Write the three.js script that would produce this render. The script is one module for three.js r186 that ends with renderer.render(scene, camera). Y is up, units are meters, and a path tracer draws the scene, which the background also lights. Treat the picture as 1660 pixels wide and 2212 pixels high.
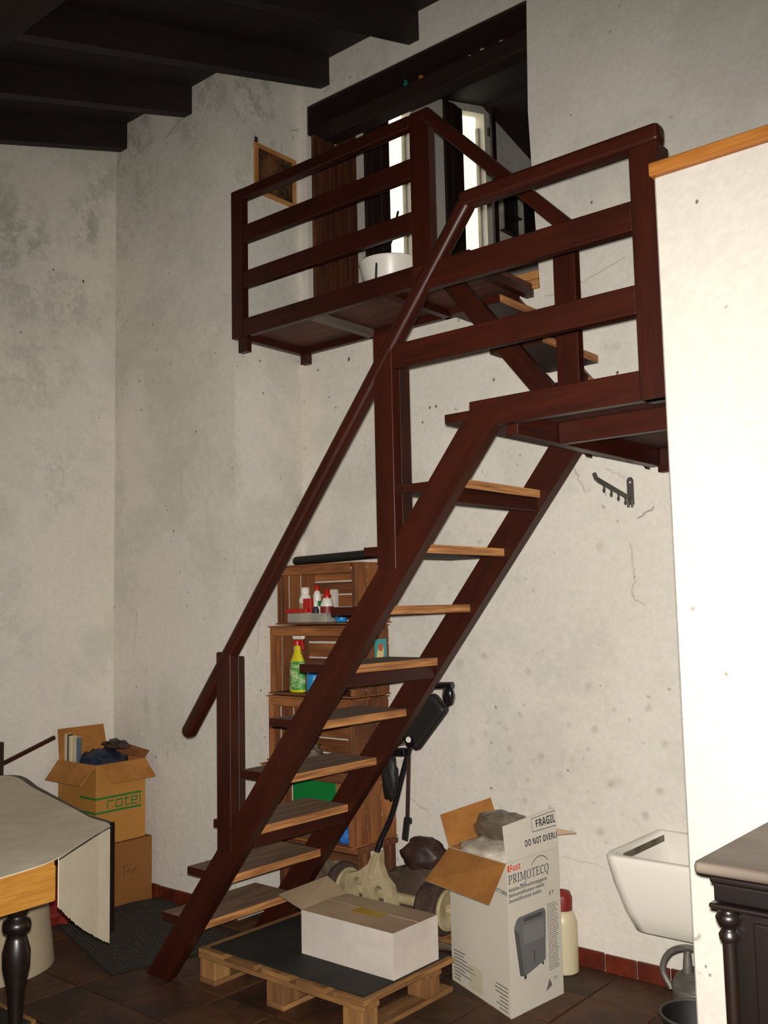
import * as THREE from 'three';
import { RoundedBoxGeometry } from 'three/addons/geometries/RoundedBoxGeometry.js';
import { mergeGeometries, mergeVertices } from 'three/addons/utils/BufferGeometryUtils.js';
import { ImprovedNoise } from 'three/addons/math/ImprovedNoise.js';

// ---------------------------------------------------------------- camera, sky, flash, exposure
const scene = new THREE.Scene();
const renderer = new THREE.WebGLRenderer();
renderer.toneMapping = THREE.LinearToneMapping;
renderer.toneMappingExposure = 1.0;
renderer.shadowMap.enabled = true;

const camera = new THREE.PerspectiveCamera(55.93, 1660 / 2212, 0.02, 60);
camera.position.set(0, 1.6, 0);
camera.rotation.order = 'YXZ';
camera.rotation.set(THREE.MathUtils.degToRad(5.5665), THREE.MathUtils.degToRad(40.006), THREE.MathUtils.degToRad(-1.243));

scene.background = new THREE.Color(1.0, 0.98, 0.74);       // hazy overcast daylight outside the upper windows
scene.backgroundIntensity = 1.5;

// the photographer's flash beside the lens: the one lamp that lights the hall
const flash = new THREE.SpotLight(new THREE.Color(1.0, 0.965, 0.915), 58, 0, THREE.MathUtils.degToRad(52), 1, 2);
flash.name = 'camera_flash';
flash.position.set(-0.008, 1.635, -0.006);
flash.target.position.set(-2.35, 1.4, -3.28);
flash.shadow.radius = 0.8;
flash.castShadow = true;
scene.add(flash, flash.target);

// ---------------------------------------------------------------- helpers
let seed = 7;
const rnd = () => { seed = (seed * 1664525 + 1013904223) >>> 0; return seed / 4294967296; };
const rr = (a, b) => a + (b - a) * rnd();
const V = (x, y, z) => new THREE.Vector3(x, y, z);
const perlin = new ImprovedNoise();
const used = {};
const numbered = (n) => { const k = used[n] = (used[n] ?? -1) + 1; return k ? n + '_' + String(k).padStart(3, '0') : n; };
const origin = (o) => { const p = V(0, 0, 0); for (; o && o !== scene; o = o.parent) p.add(o.position); return p; };   // no group here is turned, so places add up

function thing(name, label, category, [x, y, z] = [0, 0, 0], group) {
  const o = new THREE.Group(); o.name = numbered(name); o.position.set(x, y, z); scene.add(o);
  o.userData = { label, category }; if (group) o.userData.group = group;
  return o;
}
function structure(name, pos = [0, 0, 0]) { const o = new THREE.Group(); o.name = name; o.position.set(...pos); o.userData.kind = 'structure'; scene.add(o); return o; }
function put(name, geo, mat, parent, pos) {               // pos is a place in the room; parent may be a thing or a part
  const m = new THREE.Mesh(geo, mat); m.name = parent === scene || !parent ? numbered(name) : name;
  const p = pos ? (pos.isVector3 ? pos.clone() : V(...pos)) : V(0, 0, 0);
  if (parent && parent !== scene) { p.sub(origin(parent)); parent.add(m); } else scene.add(m);
  m.position.copy(p); return m;
}
const tag = (o, label, category, group) => { o.userData.label = label; o.userData.category = category; if (group) o.userData.group = group; return o; };
const struct = (o) => { o.userData.kind = 'structure'; return o; };

// uv in metres by box projection; the grain (u) runs along `long`, or along `angle` in the xy plane
function uvm(geo, long, angle) {
  const g = geo.index ? geo.toNonIndexed() : geo; if (!g.attributes.normal) g.computeVertexNormals();
  const p = g.attributes.position, uv = new Float32Array(p.count * 2), a = V(0, 0, 0), b = V(0, 0, 0), c = V(0, 0, 0), n = V(0, 0, 0);
  if (long === undefined) { g.computeBoundingBox(); const s = g.boundingBox.getSize(V(0, 0, 0)); long = s.x >= s.y && s.x >= s.z ? 0 : s.y >= s.z ? 1 : 2; }
  const ou = rnd() * 3, ov = rnd() * 3, ca = Math.cos(angle ?? 0), sa = Math.sin(angle ?? 0);
  for (let i = 0; i < p.count; i += 3) {
    a.fromBufferAttribute(p, i); b.fromBufferAttribute(p, i + 1); c.fromBufferAttribute(p, i + 2);
    n.copy(b).sub(a).cross(c.clone().sub(a));
    const w = [Math.abs(n.x), Math.abs(n.y), Math.abs(n.z)], k = w[0] >= w[1] && w[0] >= w[2] ? 0 : w[1] >= w[2] ? 1 : 2;
    const axes = [0, 1, 2].filter((t) => t !== k), u = axes.includes(long) ? long : axes[0], v = axes.find((t) => t !== u);
    for (let j = 0; j < 3; j++) {
      let U = p.getComponent(i + j, u), W = p.getComponent(i + j, v);
      if (angle !== undefined && k === 2) { const X = p.getX(i + j), Y = p.getY(i + j); U = X * ca + Y * sa; W = -X * sa + Y * ca; }
      uv[(i + j) * 2] = U + ou; uv[(i + j) * 2 + 1] = W + ov;
    }
  }
  g.setAttribute('uv', new THREE.BufferAttribute(uv, 2));
  return g;
}
const rbox = (w, h, d, r = 0.004, long) => uvm(new RoundedBoxGeometry(w, h, d, 1, Math.min(r, w * 0.45, h * 0.45, d * 0.45)), long);
// a board between limits given in room coordinates
function bx(name, [x0, x1], [y0, y1], [z0, z1], mat, parent, r, long) {
  return put(name, rbox(Math.abs(x1 - x0), Math.abs(y1 - y0), Math.abs(z1 - z0), r, long), mat, parent, [(x0 + x1) / 2, (y0 + y1) / 2, (z0 + z1) / 2]);
}
// a board whose long axis runs from a to b; w across (in z), h high
function beam(name, a, b, h, w, mat, parent, r = 0.005) {
  const A = V(...a), B = V(...b), d = B.clone().sub(A), L = d.length(), g = rbox(L, h, w, r, 0);
  d.normalize();
  const side = Math.abs(d.y) > 0.999 ? V(0, 0, 1) : V(0, 1, 0).cross(d).normalize().negate(), up = side.clone().cross(d).normalize();
  g.applyMatrix4(new THREE.Matrix4().makeBasis(d, up, d.clone().cross(up)));
  return put(name, g, mat, parent, A.add(B).multiplyScalar(0.5));
}
function rod(name, a, b, r0, r1, mat, parent, seg = 14) {
  const A = V(...a), B = V(...b), d = B.clone().sub(A), g = new THREE.CylinderGeometry(r1, r0, d.length(), seg);
  g.applyQuaternion(new THREE.Quaternion().setFromUnitVectors(V(0, 1, 0), d.clone().normalize()));
  return put(name, g, mat, parent, A.add(B).multiplyScalar(0.5));
}
function tube(name, pts, r, mat, parent, seg = 24, rad = 8) {
  const P = pts.map((p) => V(...p)), o = P[0].clone();
  return put(name, new THREE.TubeGeometry(new THREE.CatmullRomCurve3(P.map((p) => p.sub(o))), seg, r, rad), mat, parent, o);
}
// outline in xy (room coordinates), thickness z0..z1
function plate(name, pts, [z0, z1], mat, parent, angle, holes = []) {
  const s = new THREE.Shape(pts.map(([x, y]) => new THREE.Vector2(x, y)));
  for (const h of holes) s.holes.push(new THREE.Path(h.map(([x, y]) => new THREE.Vector2(x, y))));
  const g = uvm(new THREE.ExtrudeGeometry(s, { depth: z1 - z0, bevelEnabled: false }), undefined, angle);
  g.computeBoundingBox(); const c = g.boundingBox.getCenter(V(0, 0, 0)); g.translate(-c.x, -c.y, -c.z);
  return put(name, g, mat, parent, [c.x, c.y, c.z + z0]);
}
// outline in zy, thickness x0..x1
function sidePlate(name, pts, [x0, x1], mat, parent, holes = []) {
  const s = new THREE.Shape(pts.map(([z, y]) => new THREE.Vector2(-z, y)));
  for (const h of holes) s.holes.push(new THREE.Path(h.map(([z, y]) => new THREE.Vector2(-z, y))));
  const g = new THREE.ExtrudeGeometry(s, { depth: x1 - x0, bevelEnabled: false }); g.rotateY(Math.PI / 2);
  return put(name, uvm(g), mat, parent, [x0, 0, 0]);
}
function lathe(profile, seg = 28) { return new THREE.LatheGeometry(profile.map(([r, y]) => new THREE.Vector2(Math.max(r, 0.0001), y)), seg); }
const turned = (name, profile, mat, parent, pos, seg) => put(name, lathe(profile, seg), mat, parent, pos);
function lump([rx, ry, rz], amp, freq, s, detail = 5, flat = true) {
  const g = mergeVertices(new THREE.IcosahedronGeometry(1, detail).deleteAttribute('uv').deleteAttribute('normal')), p = g.attributes.position;
  for (let i = 0; i < p.count; i++) {
    const v = V(p.getX(i), p.getY(i), p.getZ(i)), k = 1 + amp * (perlin.noise(v.x * freq + s, v.y * freq, v.z * freq) + 0.5 * perlin.noise(v.x * freq * 2.3, v.y * freq * 2.3 + s, v.z * freq * 2.3));
    v.multiplyScalar(k); if (flat) v.y = Math.max(v.y, -0.6);
    p.setXYZ(i, v.x * rx, v.y * ry, v.z * rz);
  }
  const o = uvm(mergeVertices(g)); o.deleteAttribute('normal'); const w = mergeVertices(o.clone().deleteAttribute('uv')); w.computeVertexNormals();
  const n = new Float32Array(o.attributes.position.count * 3), key = new Map(), wp = w.attributes.position, K = (q, i) => [q.getX(i), q.getY(i), q.getZ(i)].map((t) => t.toFixed(4)).join();
  for (let i = 0; i < wp.count; i++) key.set(K(wp, i), i);
  for (let i = 0; i < o.attributes.position.count; i++) { const j = key.get(K(o.attributes.position, i)) ?? 0; n.set([w.attributes.normal.getX(j), w.attributes.normal.getY(j), w.attributes.normal.getZ(j)], i * 3); }
  o.setAttribute('normal', new THREE.BufferAttribute(n, 3)); return o;
}
// a thin sheet of card from four corners (a lower left, b lower right, c upper right, d upper left as its face is seen); face 0..1 in uv
function card(name, a, b, c, d, t, face, back, parent, edge) {
  const P = [a, b, c, d].map((p) => V(...p)), n = P[1].clone().sub(P[0]).cross(P[3].clone().sub(P[0])).normalize().multiplyScalar(-t), Q = P.map((p) => p.clone().add(n)), o = P[0].clone();
  for (const [i, j] of [[0, 1], [3, 2]]) { const e = P[j].clone().sub(P[i]).normalize().multiplyScalar(t * 1.4); Q[i].add(e); Q[j].sub(e); }   // mitred, so that neighbours meet cleanly
  const pos = [], uv = [], quad = (w, x, y, z, uvs) => { for (const [q, k] of [[w, 0], [x, 1], [y, 2], [w, 0], [y, 2], [z, 3]]) { pos.push(q.x - o.x, q.y - o.y, q.z - o.z); uv.push(...uvs[k]); } };
  const full = [[0, 0], [1, 0], [1, 1], [0, 1]], W = P[0].distanceTo(P[1]), H = P[0].distanceTo(P[3]), met = [[0, 0], [W, 0], [W, H], [0, H]], thin = [[0, 0], [W, 0], [W, 0.004], [0, 0.004]];
  const faceUv = face.userData?.metres ? met : full;
  quad(P[0], P[1], P[2], P[3], faceUv);
  quad(Q[1], Q[0], Q[3], Q[2], back.userData?.metres ? met : full);
  for (let i = 0; i < 4; i++) { const j = (i + 1) % 4; quad(P[j], P[i], Q[i], Q[j], thin); }
  const g = new THREE.BufferGeometry(); g.setAttribute('position', new THREE.Float32BufferAttribute(pos, 3)); g.setAttribute('uv', new THREE.Float32BufferAttribute(uv, 2));
  g.computeVertexNormals(); g.addGroup(0, 6, 0); g.addGroup(6, 6, 1); g.addGroup(12, 24, 2);
  return put(name, g, [face, back, edge ?? back], parent, o);
}

// ---------------------------------------------------------------- textures
const canvasOf = (w, h) => { const c = document.createElement('canvas'); c.width = w; c.height = h; return c; };
const lat = (s) => { const t = new Float32Array(4096); let q = s * 7919 + 13; for (let i = 0; i < 4096; i++) { q = (q * 1664525 + 1013904223) >>> 0; t[i] = q / 4294967296; } return t; };
function tileNoise(s) {                                  // value noise that repeats after px, py cells
  const t = lat(s), at = (x, y, px, py) => t[((((y % py) + py) % py) * 61 + (((x % px) + px) % px) * 17) & 4095];
  return (x, y, px, py) => {
    const ix = Math.floor(x), iy = Math.floor(y), fx = x - ix, fy = y - iy, a = fx * fx * (3 - 2 * fx), b = fy * fy * (3 - 2 * fy);
    return (at(ix, iy, px, py) * (1 - a) + at(ix + 1, iy, px, py) * a) * (1 - b) + (at(ix, iy + 1, px, py) * (1 - a) + at(ix + 1, iy + 1, px, py) * a) * b;
  };
}
const clamp = (x, a = 0, b = 1) => Math.min(b, Math.max(a, x)), smooth = (x, a, b) => { const t = clamp((x - a) / (b - a)); return t * t * (3 - 2 * t); };
function makeMap(w, h, f, srgb = true) {
  const d = new Uint8Array(w * h * 4);
  for (let y = 0, i = 0; y < h; y++) for (let x = 0; x < w; x++, i += 4) { const c = f(x / w, y / h); d[i] = clamp(c[0], 0, 255); d[i + 1] = clamp(c[1], 0, 255); d[i + 2] = clamp(c[2], 0, 255); d[i + 3] = 255; }
  const t = new THREE.DataTexture(d, w, h, THREE.RGBAFormat); t.magFilter = t.minFilter = THREE.LinearFilter; t.wrapS = t.wrapT = THREE.RepeatWrapping;
  if (srgb) t.colorSpace = THREE.SRGBColorSpace; t.needsUpdate = true; return t;
}
function woodMap(s, light, dark, contrast = 1, lines = 60) {      // one metre each way, grain along u
  const n = tileNoise(s), m = tileNoise(s + 5);
  return makeMap(512, 512, (u, v) => {
    let k = 0.55 * n(u * 6, v * lines, 6, lines) + 0.3 * n(u * 16, v * lines * 3, 16, lines * 3) + 0.3 * m(u * 3, v * 9, 3, 9) - 0.1;
    k = clamp(0.5 + (k - 0.5) * contrast);
    return light.map((c, i) => c + (dark[i] - c) * k);
  });
}
function patchMap(s, a, b, cells, contrast = 1, size = 256) {
  const n = tileNoise(s);
  return makeMap(size, size, (u, v) => {
    let k = 0.5 * n(u * cells, v * cells, cells, cells) + 0.3 * n(u * cells * 3, v * cells * 3, cells * 3, cells * 3) + 0.2 * n(u * cells * 9, v * cells * 9, cells * 9, cells * 9);
    k = clamp(0.5 + (k - 0.5) * 2 * contrast);
    return a.map((c, i) => c + (b[i] - c) * k);
  });
}
const fineBump = (() => { const n = tileNoise(91); return makeMap(512, 512, (u, v) => { const k = 255 * (0.45 * n(u * 24, v * 24, 24, 24) + 0.35 * n(u * 70, v * 70, 70, 70) + 0.2 * n(u * 200, v * 200, 200, 200)); return [k, k, k]; }, false); })();
const fibreBump = (() => { const n = tileNoise(77); return makeMap(512, 512, (u, v) => { const k = 255 * (0.6 * n(u * 8, v * 90, 8, 90) + 0.4 * n(u * 30, v * 240, 30, 240)); return [k, k, k]; }, false); })();

const M = {};
const std = (o) => new THREE.MeshStandardMaterial(o), phys = (o) => new THREE.MeshPhysicalMaterial(o);
M.paint = phys({ map: woodMap(3, [63, 22, 9], [42, 14, 6], 1.0, 40), roughness: 0.46, specularIntensity: 0.6, clearcoat: 0.1, clearcoatRoughness: 0.25, bumpMap: fibreBump, bumpScale: 0.0006 });
M.paintWorn = phys({ map: woodMap(31, [56, 27, 16], [36, 17, 9], 1.3, 30), roughness: 0.55, bumpMap: fibreBump, bumpScale: 0.0008 });
M.rawEdge = std({ map: woodMap(4, [206, 146, 86], [124, 76, 40], 1.5, 130), roughness: 0.75, bumpMap: fibreBump, bumpScale: 0.001 });
M.treadTop = std({ map: woodMap(6, [140, 110, 86], [96, 70, 54], 1.2, 46), roughness: 0.7, bumpMap: fibreBump, bumpScale: 0.0006 });
M.underside = std({ map: woodMap(8, [92, 48, 28], [56, 28, 17], 1.2, 24), roughness: 0.7 });
M.ceiling = std({ map: woodMap(9, [38, 17, 9], [18, 8, 5], 1.3, 26), roughness: 0.8, bumpMap: fibreBump, bumpScale: 0.001 });
M.darkWood = phys({ map: woodMap(11, [32, 18, 12], [15, 9, 7], 1.2, 44), roughness: 0.38, clearcoat: 0.3, clearcoatRoughness: 0.3 });
M.cabinetTop = phys({ map: woodMap(12, [112, 100, 88], [84, 72, 62], 1.1, 18), roughness: 0.6 });
M.shutter = std({ map: woodMap(13, [98, 52, 26], [54, 27, 14], 1.3, 40), roughness: 0.6 });
M.shutterDark = std({ map: woodMap(14, [48, 26, 18], [28, 15, 11], 1.2, 40), roughness: 0.6 });
M.pine = std({ map: woodMap(15, [205, 150, 84], [158, 104, 52], 1.2, 36), roughness: 0.65, bumpMap: fibreBump, bumpScale: 0.0006 });
M.oakTrim = phys({ map: woodMap(16, [190, 122, 52], [142, 84, 32], 1.2, 60), roughness: 0.45 });
M.crate = [0, 1, 2].map((i) => std({ map: woodMap(20 + i, [[172, 108, 56], [150, 92, 46], [132, 80, 42]][i], [[112, 64, 30], [98, 54, 26], [84, 46, 24]][i], 1.3, 34), roughness: 0.75, bumpMap: fibreBump, bumpScale: 0.001 }));
M.pallet = [0, 1].map((i) => std({ map: woodMap(26 + i, [[166, 120, 68], [148, 104, 56]][i], [[110, 74, 38], [96, 62, 32]][i], 1.3, 28), roughness: 0.8, bumpMap: fibreBump, bumpScale: 0.0012 }));
M.apron = std({ map: woodMap(29, [206, 146, 62], [176, 116, 40], 1.2, 20), roughness: 0.6 });
const cardboard = (s, a, b) => { const m = std({ map: patchMap(s, a, b, 5, 1.0), roughness: 0.85, bumpMap: fibreBump, bumpScale: 0.0003 }); m.userData.metres = true; return m; };
M.card = cardboard(40, [174, 116, 52], [150, 94, 38]);
M.cardDark = cardboard(41, [142, 86, 38], [118, 66, 28]);
M.cardGrey = cardboard(42, [172, 146, 116], [152, 126, 98]);
M.cardWhite = cardboard(43, [214, 202, 190], [198, 186, 174]);
M.black = std({ color: '#16130f', roughness: 0.6 });
M.blackGloss = phys({ color: '#141114', roughness: 0.22, clearcoat: 0.5 });
M.rubber = std({ map: patchMap(44, [27, 25, 20], [44, 38, 29], 8, 1.4), roughness: 0.75 });
M.beige = phys({ map: patchMap(45, [188, 172, 136], [156, 140, 104], 6, 1.2), roughness: 0.5 });
M.tyre = std({ map: patchMap(46, [74, 52, 42], [50, 34, 28], 12, 1.2), roughness: 0.85 });
M.leather = phys({ map: patchMap(47, [40, 26, 22], [64, 42, 34], 7, 1.2), roughness: 0.5 });
M.leatherBrown = phys({ map: patchMap(48, [78, 54, 44], [52, 34, 28], 7, 1.2), roughness: 0.55 });
M.tarp = std({ map: patchMap(49, [122, 104, 82], [76, 60, 46], 6, 1.5), roughness: 0.85 });
M.metal = phys({ map: patchMap(50, [132, 126, 116], [104, 98, 90], 8, 1.1), roughness: 0.5, metalness: 0.55 });
M.iron = std({ color: '#57524b', roughness: 0.55, metalness: 0.4 });
M.ceramic = phys({ color: '#eee7d8', roughness: 0.18, clearcoat: 0.6, clearcoatRoughness: 0.08 });
M.grime = std({ map: patchMap(51, [128, 116, 98], [88, 78, 64], 14, 1.4), roughness: 0.8 });
M.whitePlastic = phys({ color: '#e4ddd0', roughness: 0.35 });
M.creamPlastic = phys({ color: '#cdbf9c', roughness: 0.4 });
M.redPlastic = phys({ color: '#b41c16', roughness: 0.35 });
M.darkRed = phys({ color: '#7a1c16', roughness: 0.5 });
M.yellowPlastic = phys({ color: '#dccb1e', roughness: 0.35 });
M.bluePlastic = phys({ color: '#1f86c2', roughness: 0.4 });
M.bluePaper = std({ color: '#2163b4', roughness: 0.6 });
M.green = phys({ color: '#0f7a35', roughness: 0.45 });
M.teal = phys({ color: '#1d6b66', roughness: 0.4 });
M.navy = std({ color: '#1c2238', roughness: 0.6 });
M.clear = phys({ color: '#e9e4da', roughness: 0.22, transmission: 0.75, thickness: 0 });
M.bag = phys({ map: patchMap(83, [150, 136, 116], [112, 98, 82], 9, 1.3), roughness: 0.35, transmission: 0.3, thickness: 0 });
M.oilcloth = std({ map: patchMap(52, [228, 216, 190], [210, 196, 168], 5, 1.0), roughness: 0.7 });
M.oilclothBack = std({ map: patchMap(53, [226, 212, 186], [212, 198, 172], 5, 1.0), roughness: 0.75 });
M.torn = std({ color: '#ece4cf', roughness: 0.9 });
M.drum = std({ map: patchMap(54, [196, 178, 148], [176, 158, 128], 5, 1.0), roughness: 0.7 });
M.redCloth = std({ map: patchMap(55, [150, 34, 20], [104, 20, 14], 9, 1.3), roughness: 0.85 });
M.sheet = std({ map: patchMap(56, [40, 34, 28], [24, 20, 17], 6, 1.2), roughness: 0.7 });
M.concrete = std({ map: patchMap(57, [178, 170, 156], [150, 142, 128], 8, 1.2), roughness: 0.9 });
M.grout = std({ map: patchMap(58, [78, 58, 46], [58, 42, 34], 10, 1.2), roughness: 0.95 });
M.tile = [0, 1, 2, 3].map((i) => std({ map: patchMap(60 + i, [[84, 50, 28], [76, 44, 25], [87, 55, 32], [73, 46, 27]][i], [[57, 33, 18], [51, 29, 16], [62, 38, 22], [50, 31, 18]][i], 7, 1.5), roughness: 0.6, bumpMap: fineBump, bumpScale: 0.0012 }));
M.skirting = [0, 1].map((i) => phys({ map: patchMap(66 + i, [[112, 42, 19], [98, 36, 18]][i], [[82, 28, 14], [72, 25, 13]][i], 6, 1.3), roughness: 0.45 }));
M.glass = phys({ color: '#ffffff', roughness: 0.02, transmission: 1, thickness: 0 });

// plaster, one sheet of texture for each wall: lime wash, grey mottled stains, fly specks, nail holes and cracks at their places
function plaster(w, h, s, { base = [224, 216, 203], stain = 0.12, patches = [], marks = [], cracks = [], specks = 60, spots = [] } = {}) {
  const ppm = Math.min(260, 1500 / Math.max(w, h)), W = Math.round(w * ppm), H = Math.round(h * ppm), c = canvasOf(W, H), g = c.getContext('2d'), img = g.createImageData(W, H);
  const n = tileNoise(s), m = tileNoise(s + 3), big = 4096;
  for (let y = 0, i = 0; y < H; y++) for (let x = 0; x < W; x++, i += 4) {
    const X = x / ppm, Y = h - y / ppm;
    const f = 0.5 * n(X * 2.2, Y * 2.2, big, big) + 0.3 * n(X * 7, Y * 7, big, big) + 0.2 * m(X * 25, Y * 25, big, big), fine = m(X * 60, Y * 60, big, big) - 0.5;
    let k = 0.4 * stain * smooth(f, 0.4, 0.8);
    for (const [px, py, rx, ry, amt] of patches) {
      const d = Math.hypot((X - px) / rx, (Y - py) / ry), edge = d + 0.9 * (0.5 - f) * 1.6 + 0.35 * (m(X * 14 + px, Y * 14, big, big) - 0.5);
      k = Math.max(k, 0.62 * amt * (1 - smooth(edge, 0.3, 1.05)) * smooth(0.45 * m(X * 15, Y * 11, big, big) + 0.3 * n(X * 46, Y * 40, big, big) + 0.25 * m(X * 90, Y * 80, big, big), 0.3, 0.72));   // grime in blots and specks
    }
    const b = 1 + 0.035 * fine + 0.03 * (m(X * 3, Y * 3, big, big) - 0.5);
    img.data[i] = base[0] * b * (1 - k * 0.78); img.data[i + 1] = base[1] * b * (1 - k * 0.74); img.data[i + 2] = base[2] * b * (1 - k * 0.8); img.data[i + 3] = 255;
  }
  g.putImageData(img, 0, 0);
  const q = (X, Y) => [X * ppm, (h - Y) * ppm];
  let z = s * 31 + 7; const r = () => { z = (z * 1664525 + 1013904223) >>> 0; return z / 4294967296; };
  for (let i = 0; i < specks; i++) { g.fillStyle = `rgba(70,62,52,${0.12 + 0.4 * r()})`; g.beginPath(); g.ellipse(r() * W, r() * H, 0.6 + 1.8 * r(), 0.5 + 1.2 * r(), r() * 3, 0, 7); g.fill(); }
  for (const [px, py, w2, h2, n2] of spots) for (let i = 0; i < n2; i++) { const [a, b] = q(px + (r() - 0.5) * w2, py + (r() - 0.5) * h2), R = (0.008 + 0.028 * r() * r()) * ppm; g.fillStyle = `rgba(128,114,94,${0.025 + 0.04 * r()})`; for (let j = 0; j < 5; j++) { g.beginPath(); g.ellipse(a + (r() - 0.5) * R, b + (r() - 0.5) * R, R * (0.5 + 0.5 * r()), R * (0.5 + 0.5 * r()), r() * 3, 0, 7); g.fill(); } }
  for (const [X, Y, rad0] of marks) { const rad = rad0 * 0.62; g.fillStyle = 'rgba(46,40,34,0.85)'; const [a, b] = q(X, Y); g.beginPath(); g.ellipse(a, b, rad * ppm, rad * ppm * 1.5, 0.3, 0, 7); g.fill(); }
  for (const [pts, width, al] of cracks) {
    g.strokeStyle = `rgba(64,56,48,${al})`; g.lineWidth = width * 0.6 * ppm; g.beginPath();
    for (let i = 0; i < pts.length - 1; i++) { const [a, b] = [pts[i], pts[i + 1]]; for (let t = 0; t <= 8; t++) { const X = a[0] + (b[0] - a[0]) * t / 8 + (r() - 0.5) * 0.014, Y = a[1] + (b[1] - a[1]) * t / 8 + (r() - 0.5) * 0.014, e = q(X, Y); i + t ? g.lineTo(...e) : g.moveTo(...e); } }
    g.stroke();
  }
  const t = new THREE.CanvasTexture(c); t.colorSpace = THREE.SRGBColorSpace; t.magFilter = THREE.LinearFilter; t.repeat.set(1 / w, 1 / h); t.wrapS = t.wrapT = THREE.MirroredRepeatWrapping;
  return t;
}
const plasterMat = (w, h, s, o) => std({ map: plaster(w, h, s, o), roughness: 0.92, bumpMap: fineBump, bumpScale: 0.0016 });
// uv = place on the wall in metres from (u0, v0); k names the wall's own axis
function wallUv(mesh, axis, u0, v0, flip = 1) {
  const g = mesh.geometry, p = g.attributes.position, uv = g.attributes.uv, o = origin(mesh), n = g.attributes.normal;
  for (let i = 0; i < p.count; i++) {
    const own = Math.abs(axis === 'x' ? n.getX(i) : n.getZ(i)) < 0.6, x = p.getX(i) + o.x, z = p.getZ(i) + o.z;
    uv.setXY(i, flip * ((axis === 'x') === own ? x - (own ? u0 : 0) : z - (own ? u0 : 0)), p.getY(i) + o.y - v0);
  }
  return mesh;
}

// ---------------------------------------------------------------- the hall: floor, walls, roof
const roofY = (z) => (z > -5.95 ? 4.65 + 0.3 * (-3.43 - z) : 5.406 - 0.27 * (-5.95 - z));
const floor = structure('floor');
bx('screed', [-5.33, 2.5], [-0.2, -0.006], [-4.24, 2.5], M.grout, floor, 0.001);
bx('screed', [-1.12, 2.3], [-0.006, 0], [-2.6, 2.2], M.tile[1], floor, 0.001);
{
  const S = 0.3, tiles = [0, 1, 2].map(() => { const g = rbox(S - 0.007, 0.014, S - 0.007, 0.003, 0); return g; });
  for (let i = 0; i < 14; i++) for (let j = 0; j < 9; j++) {
    const x = -4.88 + i * S, z = -3.79 + j * S;
    if ((x < -3.92 && z < -3.5) || x > -0.95) continue;
    put('tile', tiles[(i + 2 * j) % 3], M.tile[(i * 3 + j * 5 + ((i * j) % 3)) % 4], floor, [x, -0.007 + 0.0008 * ((i * 7 + j * 11) % 3), z]);
  }
}

// wall with the stair, with the opening to the upper room
const wallBackMat = plasterMat(6.4, 5, 101, {
  stain: 0.16, specks: 260,
  patches: [[0.55, 4.6, 0.6, 0.22, 0.2], [2.5, 4.55, 0.5, 0.25, 0.14]], spots: [[1.95, 0.95, 1.0, 0.9, 46], [1.0, 1.3, 1.2, 1.4, 22], [2.0, 2.2, 1.0, 1.2, 14]],
  marks: [[2.01, 2.36, 0.006], [1.99, 2.36, 0.006], [1.95, 2.2, 0.005], [2.19, 3.44, 0.007], [2.28, 2.62, 0.009], [2.0, 3.02, 0.007], [0.42, 2.96, 0.008], [0.66, 2.98, 0.012], [1.55, 2.86, 0.007], [1.62, 2.7, 0.008], [2.4, 0.6, 0.006], [1.22, 2.62, 0.008], [1.26, 2.62, 0.008], [1.17, 2.55, 0.007]],
  cracks: [[[[2.0, 2.28], [2.05, 2.2], [2.09, 2.1]], 0.006, 0.5], [[[2.2, 2.2], [2.3, 2.14]], 0.004, 0.4], [[[1.93, 3.05], [2.1, 3.07], [2.35, 3.14]], 0.005, 0.4], [[[2.34, 1.96], [2.42, 2.0]], 0.007, 0.7], [[[2.3, 1.85], [2.32, 1.7], [2.3, 1.62], [2.36, 1.58]], 0.005, 0.4], [[[2.0, 4.95], [1.97, 4.78], [2.0, 4.65]], 0.008, 0.5], [[[1.9, 0.45], [2.1, 0.44]], 0.004, 0.3], [[[1.0, 0.62], [1.14, 0.57]], 0.005, 0.4]],
});
const wallBack = struct(plate('wall_back', [[-4.2, -0.1], [2.2, -0.1], [2.2, 4.87], [-4.2, 4.87]], [-4.24, -3.94], wallBackMat, scene, undefined,
  [[[-3.845, 3.1], [-3.845, 4.575], [-2.315, 4.575], [-2.33, 4.0], [-2.315, 3.5], [-2.3, 3.1]]]));
wallUv(wallBack, 'x', -4.2, 0);
// the wall's step forward beside the recess, and the long side wall
const wallRecess = struct(plate('wall_recess', [[-5.33, -0.1], [-3.93, -0.1], [-3.915, 1.4], [-3.92, 3], [-3.905, 4.8], [-5.33, 4.8]], [-3.98, -3.43], plasterMat(1.5, 5, 102, {
  stain: 0.18, specks: 90, patches: [[0.45, 4.55, 0.42, 0.5, 0.34], [0.5, 4.1, 0.35, 0.45, 0.22], [1.1, 4.55, 0.4, 0.3, 0.28], [0.38, 3.4, 0.14, 0.8, 0.2], [0.85, 3.3, 0.16, 0.3, 0.12], [0.4, 2.4, 0.1, 0.7, 0.14], [0.75, 0.3, 0.25, 0.18, 0.12], [0.7, 1.1, 0.06, 0.25, 0.16]],
  marks: [[0.62, 2.98, 0.007], [0.64, 2.8, 0.006], [0.95, 2.05, 0.007], [0.6, 1.16, 0.006], [1.15, 2.6, 0.006], [0.75, 3.3, 0.006]],
  cracks: [[[[0.86, 4.42], [0.95, 4.46], [1.08, 4.5]], 0.006, 0.55], [[[0.8, 4.32], [0.79, 4.2]], 0.006, 0.4], [[[0.6, 1.6], [0.57, 1.35]], 0.005, 0.35], [[[1.03, 2.4], [1.02, 2.25]], 0.004, 0.4]] }), scene));
wallUv(wallRecess, 'x', -5.4, 0);
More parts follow.
